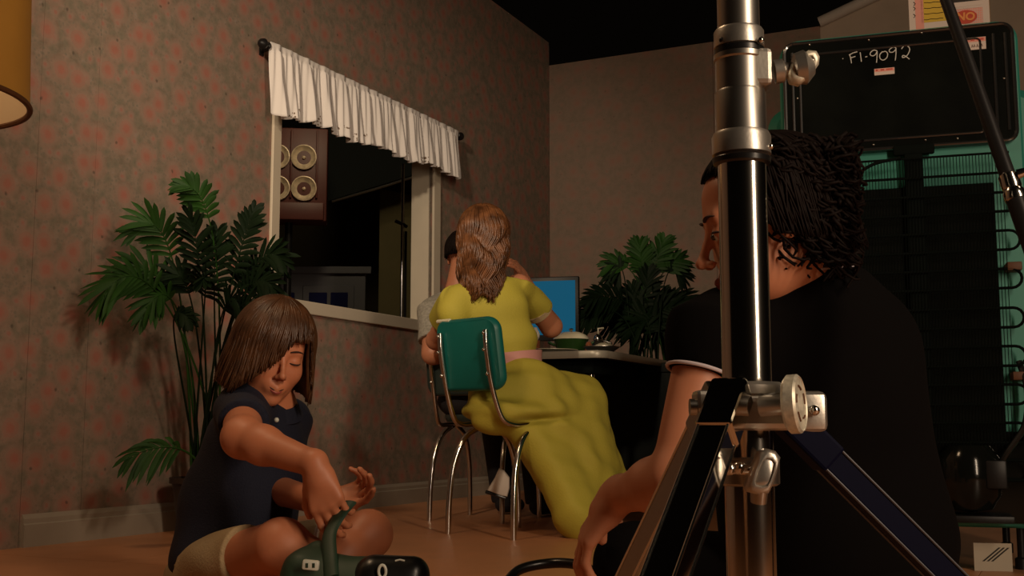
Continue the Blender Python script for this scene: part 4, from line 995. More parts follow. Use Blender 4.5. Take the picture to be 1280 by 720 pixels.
# ------------------------------------------------------------------ man partly hidden behind her
def man():
    t = thing('person', 'man in grey short-sleeved shirt sitting behind the woman in yellow', 'person', (-0.2, 5.25, 0))
    J = W
    C = J(580, 322, 5.32); R_ = frame((0.28, 1, -0.10))
    nb = J(570, 372, 5.30); shL, shR = J(541, 388, 5.22), J(606, 388, 5.15)
    elL = J(541, 442, 5.12); wrL = J(580, 448, 5.30)
    P = head_prims(C, R_, 0.95) + [cap(C + R_ @ V((0, -0.02, -0.05)), nb, 0.055, 0.058, 0.02), cap(nb, J(572, 440, 5.26), 0.058, 0.09, 0.02), cap(J(572, 440, 5.26), (-0.2, 5.26, 0.58), 0.09, 0.10, 0.03), cap(shL, shR, 0.045, k=0.02),
         cap(shL, elL, 0.052, 0.047, 0.02), cap(elL, wrL, 0.046, 0.030, 0.02), cap(shR, J(600, 440, 5.28), 0.05, 0.045, 0.02), cap(J(600, 440, 5.28), J(620, 436, 5.46), 0.042, 0.03, 0.02)]
    P += hand_prims(wrL, V((0.6, 0.7, 0.05)), V((0, 0, -1)), 1.0, side=1, curl=(0.3, 0.3, 0.3, 0.3))
    P += hand_prims(J(620, 436, 5.46), V((0.2, 1, 0.0)), V((0, 0, -1)), 1.0, side=-1, curl=(0.3, 0.3, 0.3, 0.3))
    sdf('body', P, 0.006, M['skin'], t); face_parts(C, R_, 0.95, t)
    S = [ell(J(572, 400, 5.28), (0.165, 0.115, 0.16), None, 0.05), ell(J(572, 445, 5.26), (0.15, 0.12, 0.15), None, 0.05), cap(shL, shR, 0.062, k=0.04), cap(nb - V((0, 0, 0.03)), nb - V((0, 0, 0.08)), 0.068, 0.09, 0.03),
         cone(shL - V((0, 0, -0.01)), shL + (elL - shL) * 0.72, 0.066, 0.068, 0.02), cone(shR, shR + (J(600, 440, 5.28) - shR) * 0.7, 0.064, 0.064, 0.02), cut(nb + V((0, 0, 0.008)), (0, 0.2, 1)), cut((0, 0, 0.545), (0, 0, -1))]
    sdf('shirt', S, 0.006, M['plaid'], t, folds(0.004, 40, 31, (0.5, 0.2, 0.9)))
    c = nb + V((0, 0, 0.004)); m_ = MB(); secs = []
    for i in range(30):
        a = math.radians(-230 + 310 * i / 29); d = V((math.cos(a), math.sin(a), 0)); secs.append([c + d * r + V((0, 0, z)) for r, z in ((0.060, 0.022), (0.066, 0.024), (0.084, -0.012), (0.078, -0.014))])
    m_.loft(secs); m_.build('collar', M['plaid'], t)
    S = [ell((-0.18, 5.30, 0.53), (0.16, 0.15, 0.085), None, 0.04)]
    kn = [(-0.10, 5.62, 0.53), (0.08, 5.52, 0.53)]
    S += [cap((-0.23, 5.30, 0.54), kn[0], 0.085, 0.068, 0.03), cap((-0.11, 5.26, 0.54), kn[1], 0.085, 0.068, 0.03), cone(kn[0], (-0.04, 5.66, 0.06), 0.066, 0.058, 0.03), cone(kn[1], (0.12, 5.50, 0.06), 0.066, 0.058, 0.03)]
    sdf('trousers', S, 0.008, M['dark_pants'], t)
    for a in ((-0.04, 5.66, 0.0), (0.12, 5.50, 0.0)):
        sdf('shoe', [cap(V(a) + V((0, -0.03, 0.05)), V(a) + V((0.07, 0.14, 0.035)), 0.042, 0.032, 0.02), cut((0, 0, 0.002), (0, 0, -1))], 0.005, M['dark_pants'], t)
    hair_shell(C, R_, 0.083, 0.10, 0.095, lambda ph: 1.25 if abs((ph + math.pi) % (2 * math.pi) - math.pi) < 1.0 else 1.95, M['hair_dark'], t, off=(0, -0.012, 0.03), n_str=300, seed=5, sr=0.003)
man()
# white shoe tipped up below the seat (worn by the seated woman)
p = W(624, 603, 4.62)
sh = thing('white_shoe', 'white canvas shoe seen between the chrome chair legs', 'shoe', (p.x, p.y, p.z - 0.075))
m_ = MB(); secs = []
for yy, k in ((-0.032, 0.80), (-0.028, 0.93), (-0.015, 1.0), (0.02, 1.0), (0.04, 0.85), (0.05, 0.6)):
    cxy = W(624, 604, 4.62); pl4 = [W(a_, b_, 4.62) for a_, b_ in ((624, 585), (630, 588), (637, 597), (637, 610), (634, 621), (627, 620), (609, 613), (611, 609), (618, 598))]
    secs.append([cxy + (q4 - cxy) * k + V((0, yy, 0)) for q4 in pl4])
m_.loft(secs); m_.build('upper', M['shoe'], sh)
MB().box((-0.05, -0.03, -0.006), (0.035, 0.045, 0.004), Matrix.Translation(W(622, 619, 4.62)) @ Matrix.Rotation(math.radians(17), 4, 'Y'), 0.003).build('sole', M['rubber'], sh)

# ------------------------------------------------------------------ woman in black, foreground
def black():
    t = thing('person', 'woman with dark gathered hair and black shirt sitting behind the chrome stand', 'person', (W(1040, 700, 1.75).x, 1.75, 0))
    J = W
    tip = J(869, 334, 1.62); s = 0.98
    fw = V((-0.955, 0.03, -0.27)).normalized(); R_ = frame(fw, (0, 0, 1))
    C = tip - R_ @ (V((0, 0.121, -0.034)) * s)
    nb = J(1000, 385, 1.70)
    P = head_prims(C, R_, s) + [cap(C + R_ @ V((0, -0.02, -0.04)), nb, 0.050, 0.054, 0.03), cap(nb, J(1030, 520, 1.74), 0.054, 0.09, 0.02), cap(J(1030, 520, 1.74), J(1045, 690, 1.76), 0.10, 0.12, 0.05)]
    shL, elL, wrL = J(885, 424, 1.63), J(844, 598, 1.60), J(772, 620, 1.72)
    shR, elR, wrR = J(1088, 432, 1.72), J(1092, 600, 1.86), J(1010, 620, 2.02)
    P += [cap(shL, shR, 0.045, k=0.02), cap(shL, elL, 0.0415, 0.034, 0.02), cap(elL, elL + (wrL - elL) * 0.35, 0.034, 0.035, 0.02), cap(elL + (wrL - elL) * 0.35, wrL, 0.035, 0.025, 0.02),
          cap(shR, elR, 0.042, 0.036, 0.02), cap(elR, wrR, 0.036, 0.025, 0.02)]
    P += hand_prims(wrL, J(737, 668, 1.74) - wrL, V((0.7, 0.1, -0.5)), 0.95, side=-1, curl=(0.35, 0.4, 0.42, 0.45), thumb=0.45)
    P += hand_prims(wrR, V((-0.5, 0.8, -0.1)), V((0, 0, -1)), 0.95, side=1)
    sdf('body', P, 0.0036, M['skin'], t, smooth=1)
    face_parts(C, R_, s, t, opened=0.55)
    bk = V((0, 0, 0))
    S = [cap(J(905, 424, 1.65), shR, 0.060, k=0.05), ell(J(1005, 470, 1.72), (0.165, 0.125, 0.14), None, 0.06), ell(J(1025, 560, 1.76), (0.165, 0.135, 0.16), None, 0.06), ell(J(1045, 670, 1.78), (0.175, 0.15, 0.15), None, 0.06),
         ell(J(1020, 400, 1.71), (0.115, 0.09, 0.075), None, 0.05), cap(J(982, 392, 1.68), J(1030, 384, 1.68), 0.088, 0.080, 0.03), cone(shL - (elL - shL) * 0.10, J(876, 461, 1.62), 0.056, 0.0425, 0.03), cap(shL, J(915, 415, 1.65), 0.053, 0.06, k=0.04), cone(shR, shR + (elR - shR) * 0.55, 0.06, 0.056, 0.02),
         cut(J(1000, 347, 1.68), (-0.16, 0.04, 0.97))]
    sdf('shirt', S, 0.006, M['black_cloth'], t, folds(0.003, 40, 41))
    # pale piping at the neckline and the sleeve hem
    hm = J(876, 461, 1.62); dirh = (elL - shL).normalized()
    Mx = axisM(hm + dirh * 0.006, dirh)
    MB().tube([Mx @ V((0.0465 * math.cos(a), 0.0465 * math.sin(a), 0)) for a in [2 * math.pi * i / 40 for i in range(41)]], 0.0028, 8, False).build('sleeve_piping', M['piping'], t)
    Mx = axisM(J(1006, 346, 1.68), (-0.16, 0.04, 0.97))
    MB().tube([Mx @ V((0.082 * math.cos(a), 0.071 * math.sin(a), -0.003)) for a in [2 * math.pi * i / 48 for i in range(49)]], 0.0022, 8, False).build('neck_piping', M['piping'], t)
    kL = J(795, 706, 1.84); 
    S = [ell(J(1045, 720, 1.80), (0.18, 0.17, 0.10), None, 0.04), cap(J(1000, 745, 1.78), kL, 0.085, 0.062, 0.03), cap(kL, V((kL.x + 0.16, 1.95, 0.09)), 0.058, 0.045, 0.03),
         cap(J(1090, 745, 1.80), V((0.62, 2.12, 0.20)), 0.085, 0.062, 0.03), cap(V((0.62, 2.12, 0.20)), V((0.42, 2.02, 0.08)), 0.058, 0.045, 0.03), cut((0, 0, 0.004), (0, 0, -1))]
    sdf('trousers', S, 0.007, M['black_cloth'], t)
    for a, d in (((kL.x + 0.17, 1.97, 0.05), (0.12, 0.02, 0)), ((0.40, 2.0, 0.05), (-0.1, -0.04, 0))):
        sdf('shoe', [cap(V(a), V(a) + V(d), 0.044, 0.034, 0.02), cut((0, 0, 0.002), (0, 0, -1))], 0.006, M['black_cloth'], t)
    # hair: swept back from the hairline, messy bun, loose curls at the nape
    def T(phi):
        ph = abs((phi + math.pi) % (2 * math.pi) - math.pi)
        return 0.98 if ph < 0.55 else (0.98 + (ph - 0.55) * 1.5 if ph < 1.35 else 2.18 + 0.45 * min(1, (ph - 1.35)))
    hs = hair_shell(C, R_, 0.083, 0.104, 0.094, T, M['hair_dark'], t, off=(0, -0.014, 0.030), n_str=700, seed=12, sr=0.0018)
    B = J(1003, 213, 1.66); rnd = random.Random(9); m_ = MB()
    bmesh.ops.create_icosphere(m_.bm, subdivisions=3, radius=1, matrix=Matrix.Translation(B) @ Matrix.Diagonal((0.046, 0.042, 0.038, 1)))
    for i in range(90):
        d = V((rnd.gauss(0, 1), rnd.gauss(0, 1), rnd.gauss(0, 1))).normalized(); c = B + V((d.x * 0.036, d.y * 0.034, d.z * 0.030))
        a = d.orthogonal().normalized(); b = d.cross(a); rr = rnd.uniform(0.010, 0.022); ph = rnd.uniform(0, 6.28)
        m_.tube([c + (a * math.cos(ph + k * 0.55) + b * math.sin(ph + k * 0.55)) * rr + d * (0.004 * math.sin(k) + 0.006) for k in range(10)], 0.0038, 5)
    m_.build('hair_bun', M['hair_dark'], t, sharp=None)
    S = []
    m_ = MB()
    for i in range(700):
        xx = rnd.uniform(962, 1062); x0 = J(xx, rnd.uniform(170, 285 + (xx - 962) * 0.3), rnd.uniform(1.54, 1.62)); ln = rnd.uniform(0.02, 0.06); ph = rnd.uniform(0, 6.28); rc = rnd.uniform(0.006, 0.016)
        m_.tube([x0 + V((rc * math.cos(ph + k * 0.9) + 0.0012 * k, 0.010 * math.sin(ph + k * 0.9), rc * 0.6 * math.sin(ph * 2 + k * 1.1) - ln * k / 10)) for k in range(11)], [0.0030 - 0.00015 * k for k in range(11)], 5)
    m_.build('loose_curls', M['hair_dark'], t, sharp=None)
    sdf('hair_mass', [ell(J(1008, 270, 1.66), (0.054, 0.062, 0.066), None, 0.02), ell(J(1010, 235, 1.66), (0.05, 0.05, 0.04), None, 0.02), cap(J(1015, 290, 1.64), J(1035, 325, 1.66), 0.05, 0.035, 0.02), ell(J(985, 292, 1.61), (0.032, 0.05, 0.036), None, 0.02)], 0.006, M['hair_dark'], t, folds(0.006, 90, 6))
black()

# ------------------------------------------------------------------ chrome combo stand in the foreground
SY = 1.05; sx0 = W(931, 360, SY).x; kk = SY / FPX
def zz(py): return W(931, py, SY).z
sd = thing('chrome_light_stand', 'large polished chrome rolling light stand in the foreground with wing knob and folding legs', 'light stand', (sx0, SY, 0))
Ms = Matrix.Translation((sx0, SY, 0))
def sl(prof): return MB().lathe([(r * kk, z) for r, z in prof], Ms, 48)
sl([(27, zz(60)), (27, zz(-330))]).build('upper_riser', M['steel'], sd)
sl([(29, zz(62)), (32, zz(60)), (32, zz(41)), (30, zz(38)), (28, zz(38))]).build('collar', M['cast'], sd)
sl([(30, zz(71)), (32.5, zz(69)), (32.5, zz(63)), (29, zz(61))]).build('seal_ring', M['rubber'], sd)
sl([(31, zz(117)), (31, zz(78)), (33, zz(76)), (33, zz(70)), (29, zz(69))]).build('clamp_sleeve', M['steel'], sd)
sl([(32.5, zz(170)), (32.5, zz(118)), (31, zz(115)), (30, zz(115))]).build('middle_sleeve', M['steel'], sd)
sl([(31, zz(196)), (37, zz(194)), (37.5, zz(172)), (35, zz(167)), (31, zz(166))]).build('collar', M['cast'], sd)
sl([(31, zz(207)), (36, zz(205)), (37, zz(199)), (34, zz(195)), (30, zz(195))]).build('seal_ring', M['rubber'], sd)
sl([(30.5, 0.07), (30.5, zz(204))]).build('main_tube', M['chrome_dark'], sd)
def zl_at(px, py, Y=SY): return W(px, py, Y)
# boss and wing knob at the upper clamp
MB().box((0, -26 * kk, zz(112)), (38 * kk, 20 * kk, zz(66)), Ms @ Matrix.Identity(4), 0.005).build('clamp_block', M['cast'], sd, sharp=15)
a = zl_at(968, 90, SY - 0.01); b = zl_at(994, 86, SY - 0.012)
MB().lathe([(0.011, 0), (0.011, 0.008), (0.007, 0.010), (0.007, 0.016), (0.014, 0.019), (0.016, 0.028), (0.008, 0.036)], axisM(a, b - a), 20).build('knob_shaft', M['cast'], sd)
def plate(name, poly, Y0, th, mt, parent, rim=0.9):
    P3 = [W(x, y, Y0) for x, y in poly]; c = sum(P3, V((0, 0, 0))) / len(P3); secs = []
    for yy, k in ((0, rim * 0.62), (0.0005, rim * 0.66), (-0.0015, rim * 0.72), (-0.0015, rim * 0.9), (0.0015, 1.0), (th - 0.0015, 1.0), (th, rim)):
        secs.append([c + (q4 - c) * k + V((0, yy, 0)) for q4 in P3])
    return MB().loft(secs).build(name, mt, parent, sharp=50)
wk = plate('wing_knob', [(986, 92), (989, 80), (996, 73), (1011, 62), (1021, 63), (1025, 70), (1024, 80), (1013, 96), (1001, 104), (990, 101)], SY - 0.020, 0.013, M['disc'], sd)
for px, py in ((1002, 90), (1010, 84), (1015, 76)):
    m_ = MB(); bmesh.ops.create_uvsphere(m_.bm, u_segments=10, v_segments=6, radius=0.0028, matrix=Matrix.Translation(W(px, py, SY - 0.0195))); m_.build('emboss', M['steel'], wk)
for px, py in ((903, 50), (951, 50), (902, 182), (963, 183)):
    p = zl_at(px, py, SY - (0.012 if abs(px - 931) > 24 else 0.022)); m_ = MB(); bmesh.ops.create_uvsphere(m_.bm, u_segments=10, v_segments=6, radius=0.0032, matrix=Matrix.Translation(p)); m_.build('screw', M['black_metal'] if px < 931 else M['chrome'], sd)
# spider bracket
sl([(31, zz(494)), (44, zz(493)), (44, zz(482)), (40, zz(478)), (31, zz(478))]).build('bracket_ring', M['cast'], sd)
Mb_ = Ms
MB().box((-0.036, -0.030, zz(538)), (0.040, 0.030, zz(490)), Mb_, 0.006).build('bracket_body', M['cast'], sd, sharp=15)
dA, dB, dC = V((-0.46, -0.78, 0)).normalized(), V((1, 0.12, 0)).normalized(), V((-0.33, 0.94, 0)).normalized()
# lug left with bolt, lug right (rounded plate)
p = zl_at(880, 503, SY + 0.0); MB().box((p.x - 0.009, SY - 0.014, zz(516)), (sx0 - 0.02, SY + 0.016, zz(488)), None, 0.004).build('lug', M['cast'], sd, sharp=15)
q_ = zl_at(862, 509, SY - 0.008); MB().lathe([(0.0075, 0), (0.0075, 0.006), (0.0045, 0.008), (0.0045, 0.018)], axisM(q_, (1, 0, 0)), 12).build('bolt', M['steel'], sd)
MB().box((0.035, -0.012, zz(541)), (0.070, 0.016, zz(489)), Mb_, 0.007, 3).build('lug', M['cast'], sd, sharp=15)
p = zl_at(1018, 513, SY - 0.016); m_ = MB(); bmesh.ops.create_uvsphere(m_.bm, u_segments=12, v_segments=8, radius=0.005, matrix=Matrix.Translation(p)); m_.build('bolt', M['chrome'], sd)
# etched round disc knob
p = zl_at(993, 505, SY - 0.045); nd = V((0.86, -0.42, 0.05))
Md = axisM(p, nd)
MB().lathe([(0, -0.007), (0.022, -0.007), (0.0255, -0.004), (0.0255, 0.004), (0.0235, 0.006), (0.0225, 0.005), (0, 0.005)], Md, 40).build('disc_knob', M['disc'], sd)
MB().tube([Md @ V((0, 0, -0.006)), Md @ V((0, 0, -0.030))], 0.009, 16).build('knob_shaft', M['cast'], sd)
for k in range(5):
    a0 = k * 1.25; MB().tube([Md @ V((0.016 * math.cos(a0 + u * 0.3), 0.016 * math.sin(a0 + u * 0.3) * (0.8 + 0.1 * u), 0.0055)) for u in range(3)], 0.0009, 5).build('etched_mark', M['brown_band'], sd)
# lower collar with curved T handle
zc = zz(590)
sl([(33, zz(607)), (37, zz(604)), (37, zz(574)), (33, zz(571))]).build('lower_collar', M['steel'], sd)
MB().tube([zl_at(905, 587, SY - 0.034), zl_at(918, 587, SY - 0.040), zl_at(945, 588, SY - 0.045)], [0.006, 0.004, 0.005], 12).build('handle_pin', M['chrome'], sd)
for px, py in ((912, 586), (924, 585)):
    m_ = MB(); bmesh.ops.create_uvsphere(m_.bm, u_segments=12, v_segments=8, radius=0.0058, matrix=Matrix.Translation(zl_at(px, py, SY - 0.042))); m_.build('bolt', M['chrome'], sd)
th_ = plate('tee_handle', [(952, 565), (960, 561), (970, 564), (976, 572), (972, 590), (966, 607), (961, 617), (950, 619), (938, 616), (935, 609), (942, 586)], SY - 0.062, 0.022, M['cast'], sd)
MB().tube([W(949, 612, SY - 0.052), W(948, 628, SY - 0.050)], [0.0105, 0.0095], 14, squash=0.7).build('handle_end', M['steel'], th_)
# legs: box-section channels to the floor, with brace struts
def leg(d, start_r, z0, slope, w, th, mt, roll_side, name='leg', brace=True):
    p0 = V((sx0, SY, z0)) + d * start_r
    dv = (d - V((0, 0, slope))).normalized(); Lg = z0 / -dv.z - 0.012
    side = d.cross(V((0, 0, 1))).normalized(); nrm = side.cross(dv).normalized()
    Mx = Matrix((side, nrm, dv)).transposed().to_4x4(); Mx.translation = p0
    m_ = MB(); m_.box((-w / 2, -th / 2, 0), (w / 2, th / 2, Lg), Mx, 0.0022, 2)
    lg = m_.build(name, mt, sd, sharp=15)
    for cx_ in (-1, 1):
        for cy_ in (-1, 1): MB().tube([Mx @ V((cx_ * w / 2, cy_ * th / 2, 0.0)), Mx @ V((cx_ * w / 2, cy_ * th / 2, Lg))], 0.0013, 8).build('edge_lip', M['chrome'] if mt != M['blue_bar'] else M['lip_dark'], lg)
    m_ = MB(); m_.box((-w / 2 - 0.003, -th / 2 - 0.003, -0.004), (w / 2 + 0.003, th / 2 + 0.003, 0.055), Mx, 0.003, 2); m_.build('leg_bracket', mt, sd, sharp=15)
    m_ = MB(); m_.box((-w / 2 - 0.004, -th / 2 - 0.004, Lg - 0.03), (w / 2 + 0.004, th / 2 + 0.004, Lg + 0.002), Mx, 0.004, 2); m_.build('rubber_foot', M['rubber'], lg)
    if brace:
        e = p0 + dv * (Lg * 0.52); s0_ = V((sx0, SY, 0.09)) + d * 0.028
        MB().tube([s0_, e], 0.007, 8, squash=0.5).build('brace', M['steel'], sd)
leg(dA, 0.040, zz(492), 0.92, 0.026, 0.024, M['mirror'], 1)
leg(dB, 0.036, zz(522), 0.98, 0.024, 0.022, M['blue_bar'], 1)
leg(dC, 0.040, zz(492), 0.95, 0.028, 0.026, M['steel'], 1)
sl([(31, 0.11), (36, 0.108), (36, 0.075), (31, 0.07)]).build('bottom_collar', M['steel'], sd)

# ------------------------------------------------------------------ old refrigerator turned with its back to us
FO = V((W(985, 300, 3.55).x, 3.55, 0)); FZ = math.radians(-18)
fr = thing('refrigerator', 'old turquoise refrigerator seen from behind with black back panel and condenser coil', 'refrigerator', FO, FZ)
Mf = wm(fr)
def fp(px, py, y=0.0):
    c = V((0, 0, CAMH)); d = W(px, py, 1) - c; n = Mf.to_3x3() @ V((0, 1, 0)); o = Mf @ V((0, y, 0)); tt = (o - c).dot(n) / d.dot(n)
    return Mf.inverted() @ (c + d * tt)
def slab2(x0, x1, z0, z1, r, y0, y1, inset=0.006, n=6):
    def ring(y, i):
        o = []
        for cx, cz, a0 in ((x1 - r, z1 - r, 0), (x0 + r, z1 - r, 90), (x0 + r, z0 + r, 180), (x1 - r, z0 + r, 270)):
            for k in range(n + 1): a = math.radians(a0 + 90 * k / n); o.append((cx + (r - i) * math.cos(a), y, cz + (r - i) * math.sin(a)))
        return o
    return MB().loft([ring(y0, inset), ring(y0 + inset, 0), ring(y1 - inset, 0), ring(y1, inset)])
tl = fp(988, 58); br = fp(1268, 178); tr = fp(1266, 24)
x1f = tr.x; z1f = (tl.z + tr.z) / 2; z0f = (fp(1010, 196).z + br.z) / 2; print('fridge', x1f, z0f, z1f)
slab2(-0.013, x1f + 0.012, 0.13, z1f + 0.012, 0.06, 0.012, 0.10).build('back_shell', M['teal'], fr, local=True)
slab2(-0.06, x1f + 0.075, 0.12, 1.43, 0.07, 0.06, 0.62, 0.03).build('cabinet', M['teal'], fr, local=True)
slab2(-0.07, x1f + 0.085, 0.12, 1.44, 0.07, 0.625, 0.70, 0.03).build('door', M['teal'], fr, local=True)
for x in (0.0, x1f - 0.04):
    for y in (0.12, 0.60): MB().lathe([(0.02, 0), (0.02, 0.03), (0.012, 0.035), (0.012, 0.125)], Matrix.Translation((x, y, 0)), 14).build('foot', M['black_metal'], fr, local=True)
bp_ = slab2(0, x1f, z0f, z1f, 0.035, -0.012, 0.012, 0.004).build('back_panel', M['black_enamel'], fr, local=True)
# raised rim and pressed ribs of the panel
def rail(pts, r, mt, nm, parent=fr): return MB().tube(pts, r, 8).build(nm, mt, parent, local=True)
def rr_path(x0, x1, z0, z1, r, y, n=6):
    o = []
    for cx, cz, a0 in ((x1 - r, z1 - r, 0), (x0 + r, z1 - r, 90), (x0 + r, z0 + r, 180), (x1 - r, z0 + r, 270)):
        for k in range(n + 1): a = math.radians(a0 + 90 * k / n); o.append((cx + r * math.cos(a), y, cz + r * math.sin(a)))
    return o + [o[0]]
rail(rr_path(0.006, x1f - 0.006, z0f + 0.006, z1f - 0.006, 0.03, -0.012), 0.006, M['gloss_black'], 'rolled_rim', fr)
rail(rr_path(0.052, x1f - 0.095, z0f + 0.035, z1f - 0.045, 0.012, -0.012), 0.0045, M['gloss_black'], 'pressed_rib', fr)
for x in (0.030, x1f - 0.058, x1f - 0.026): rail([(x, -0.013, z0f + 0.035), (x, -0.013, z1f - 0.035)], 0.005, M['gloss_black'], 'pressed_rib')
for px, py in ((1012, 56), (1086, 50), (1152, 41), (1232, 31), (1053, 184), (1092, 181), (1157, 175), (1197, 173), (997, 123), (1255, 98)):
    q_ = fp(px, py, -0.013); m_ = MB(); bmesh.ops.create_uvsphere(m_.bm, u_segments=10, v_segments=6, radius=0.004, matrix=Matrix.Translation((q_.x, -0.013, q_.z))); m_.build('screw', M['steel'], fr, local=True)
# chalk numbers
def ck(pts, r=0.0015):
    return [ (lambda q_: (q_.x, -0.0135, q_.z))(fp(1040 + x / 10.28, 40 + y / 10.28, -0.0135)) for x, y in pts], r
def spl(pts, n=4):
    P_ = [V(p) for p in pts]
    if len(P_) < 3: return P_
    P_ = [P_[0] * 2 - P_[1]] + P_ + [P_[-1] * 2 - P_[-2]]; out = []
    for i in range(1, len(P_) - 2):
        for k in range(n):
            u = k / n; a, b, c, d = P_[i - 1:i + 3]; out.append(0.5 * ((2 * b) + (c - a) * u + (2 * a - 5 * b + 4 * c - d) * u * u + (3 * b - a - 3 * c + d) * u ** 3))
    return out + [P_[-2]]
glyphs = [('dot', [[(136, 340), (142, 346)]]), ('letter', [[(250, 403), (240, 340), (226, 292)], [(218, 297), (270, 270), (326, 255)], [(238, 335), (300, 314)]]), ('letter', [[(362, 262), (378, 382)]]), ('dash', [[(426, 322), (454, 316)]]),
          ('digit', [[(580, 245), (540, 234), (500, 258), (490, 290), (520, 308), (556, 292), (580, 250)], [(580, 245), (578, 320), (572, 395)]]),
          ('digit', [[(650, 250), (615, 290), (618, 340), (655, 362), (700, 335), (715, 285), (690, 250), (648, 258)]]),
          ('digit', [[(820, 200), (780, 198), (738, 228), (742, 258), (785, 258), (818, 225)], [(820, 200), (822, 280), (812, 366)]]),
          ('digit', [[(892, 218), (925, 182), (968, 180), (998, 215), (985, 270), (950, 315), (908, 330), (905, 308), (935, 306), (996, 350)]])]
for nm, sts in glyphs:
    m_ = MB()
    for s_ in sts:
        pts, r = ck(s_); m_.tube(spl(pts), r, 6)
    m_.build('chalk_' + nm, M['chalk'], fr, local=True)
def sticker(px0, py0, px1, py1, red_h, nm, slope):
    a = fp(px0, py1, -0.0135); b = fp(px1, py0, -0.0135)
    m_ = MB(); m_.box((a.x, -0.0145, a.z), (b.x, -0.0125, b.z), None, 0.0004, 1); o = m_.build(nm, M['print_white'], fr, local=True)
    MB().box((a.x + 0.001, -0.0150, b.z - (b.z - a.z) * red_h), (b.x - 0.001, -0.0144, b.z - 0.001), None).build('pink_band', M['print_pink'], o, local=True)
    w = b.x - a.x; rnd = random.Random(int(px0))
    zc_ = b.z - (b.z - a.z) * red_h * 0.5; hh = (b.z - a.z) * red_h * 0.22
    m_ = MB()
    for x0_, x1_ in ((0.08, 0.18), (0.32, 0.40), (0.41, 0.49), (0.60, 0.66), (0.68, 0.74), (0.76, 0.82), (0.84, 0.90)): m_.box((a.x + w * x0_, -0.0156, zc_ - hh), (a.x + w * x1_, -0.0149, zc_ + hh))
    m_.build('red_print', M['print_red'], o, local=True)
    return a, b, o
sticker(1093, 84, 1118, 94.5, 0.5, 'small_label', 0)
a, b, lb2 = sticker(1205, 45.5, 1232, 63.5, 0.36, 'price_label', 0)
m_ = MB()
zc_ = a.z + (b.z - a.z) * 0.3; w = b.x - a.x
for x in (0.35, 0.45, 0.58, 0.68, 0.78): m_.tube([(a.x + w * x, -0.0150, zc_ - 0.004), (a.x + w * (x + 0.03), -0.0150, zc_ + 0.005), (a.x + w * (x + 0.06), -0.0150, zc_ - 0.003)], 0.0009, 5)
m_.build('pencil_marks', M['brown_band'], lb2, local=True)
# condenser: serpentine tube, thin vertical wires, black plate added for the shadow behind the coil
xr_c = x1f - 0.045; yl = -0.045
m_ = MB(); m_.box((0.10, 0.0, 0.30), (x1f - 0.075, 0.010, z0f - 0.115), None, 0.003, 1); m_.build('shadow_plate', M['black_enamel'], fr, local=True)
pts = []; ys = [252, 300, 348, 397, 445, 493, 541, 588]; xl_c = 0.16
zr = []
for yy in ys:
    zc_ = fp(1255, yy, yl).z; zr += [(zc_ + 0.028), (zc_ - 0.028)]
rad = 0.028
pts.append(V((xl_c - 0.03, yl, zr[0] + 0.09)));
pts.append(V((xl_c, yl, zr[0])))
for i in range(0, len(zr), 2):
    zt_c, zb_c = zr[i], zr[i + 1]; zm = (zt_c + zb_c) / 2
    pts.append(V((xr_c - 0.02, yl, zt_c)))
    for k in range(9): a = math.pi / 2 - math.pi * k / 8; pts.append(V((xr_c + rad * math.cos(a), yl, zm + rad * math.sin(a))))
    pts.append(V((xr_c - 0.02, yl, zb_c))); pts.append(V((xl_c + 0.02, yl, zb_c)))
    if i + 2 < len(zr):
        zn = zr[i + 2]; zm2 = (zb_c + zn) / 2; r2 = (zb_c - zn) / 2
        for k in range(7): a = math.pi / 2 + math.pi * k / 6; pts.append(V((xl_c + r2 * math.cos(a), yl, zm2 + r2 * math.sin(a))))
MB().tube(pts, 0.0042, 8).build('condenser_tube', M['black_wire'], fr, local=True)
zt_w = fp(1150, 198, yl).z; n_w = 58
for k in range(n_w):
    x = 0.115 + (xr_c - 0.01 - 0.115) * k / (n_w - 1)
    MB().tube([(x, yl - 0.005, zt_w), (x, yl - 0.005, 0.36)], 0.0011, 4).build('condenser_wire', M['black_wire'], fr, local=True)
rail([(0.10, yl - 0.006, zt_w), (xr_c + 0.01, yl - 0.006, zt_w)], 0.0035, M['black_wire'], 'top_wire')
ytop2 = fp(1150, 222, yl).z; rail([(0.10, yl, ytop2), (xr_c + 0.02, yl, ytop2)], 0.004, M['black_wire'], 'top_wire')
q0, q1, q2, q3 = fp(1060, 262, yl - 0.015), fp(1066, 228, yl - 0.015), fp(1088, 207, yl - 0.015), fp(1126, 197, yl - 0.015)
rail(spl([(q_.x, yl - 0.015, q_.z) for q_ in (fp(1058, 300, yl - 0.015), q0, q1, q2, q3)], 6), 0.005, M['black_wire'], 'suction_tube')
c0 = fp(1126, 190, 0).x; c1 = fp(1158, 190, 0).x
MB().box((c0 + 0.008, -0.036, 0.35), (c1 - 0.012, -0.012, z0f - 0.02), None, 0.006).build('drain_channel', M['black_wire'], fr, local=True)
MB().box((c0 - 0.022, -0.030, z0f - 0.022), (c1 + 0.022, -0.012, z0f + 0.010), None, 0.006).build('hinge_bracket', M['black_wire'], fr, local=True)
for zq in (fp(1250, 333, yl).z, fp(1250, 470, yl).z): MB().box((xr_c - 0.012, yl - 0.004, zq - 0.012), (xr_c + 0.03, 0.03, zq + 0.012), None, 0.003).build('standoff', M['brown_band'], fr, local=True)
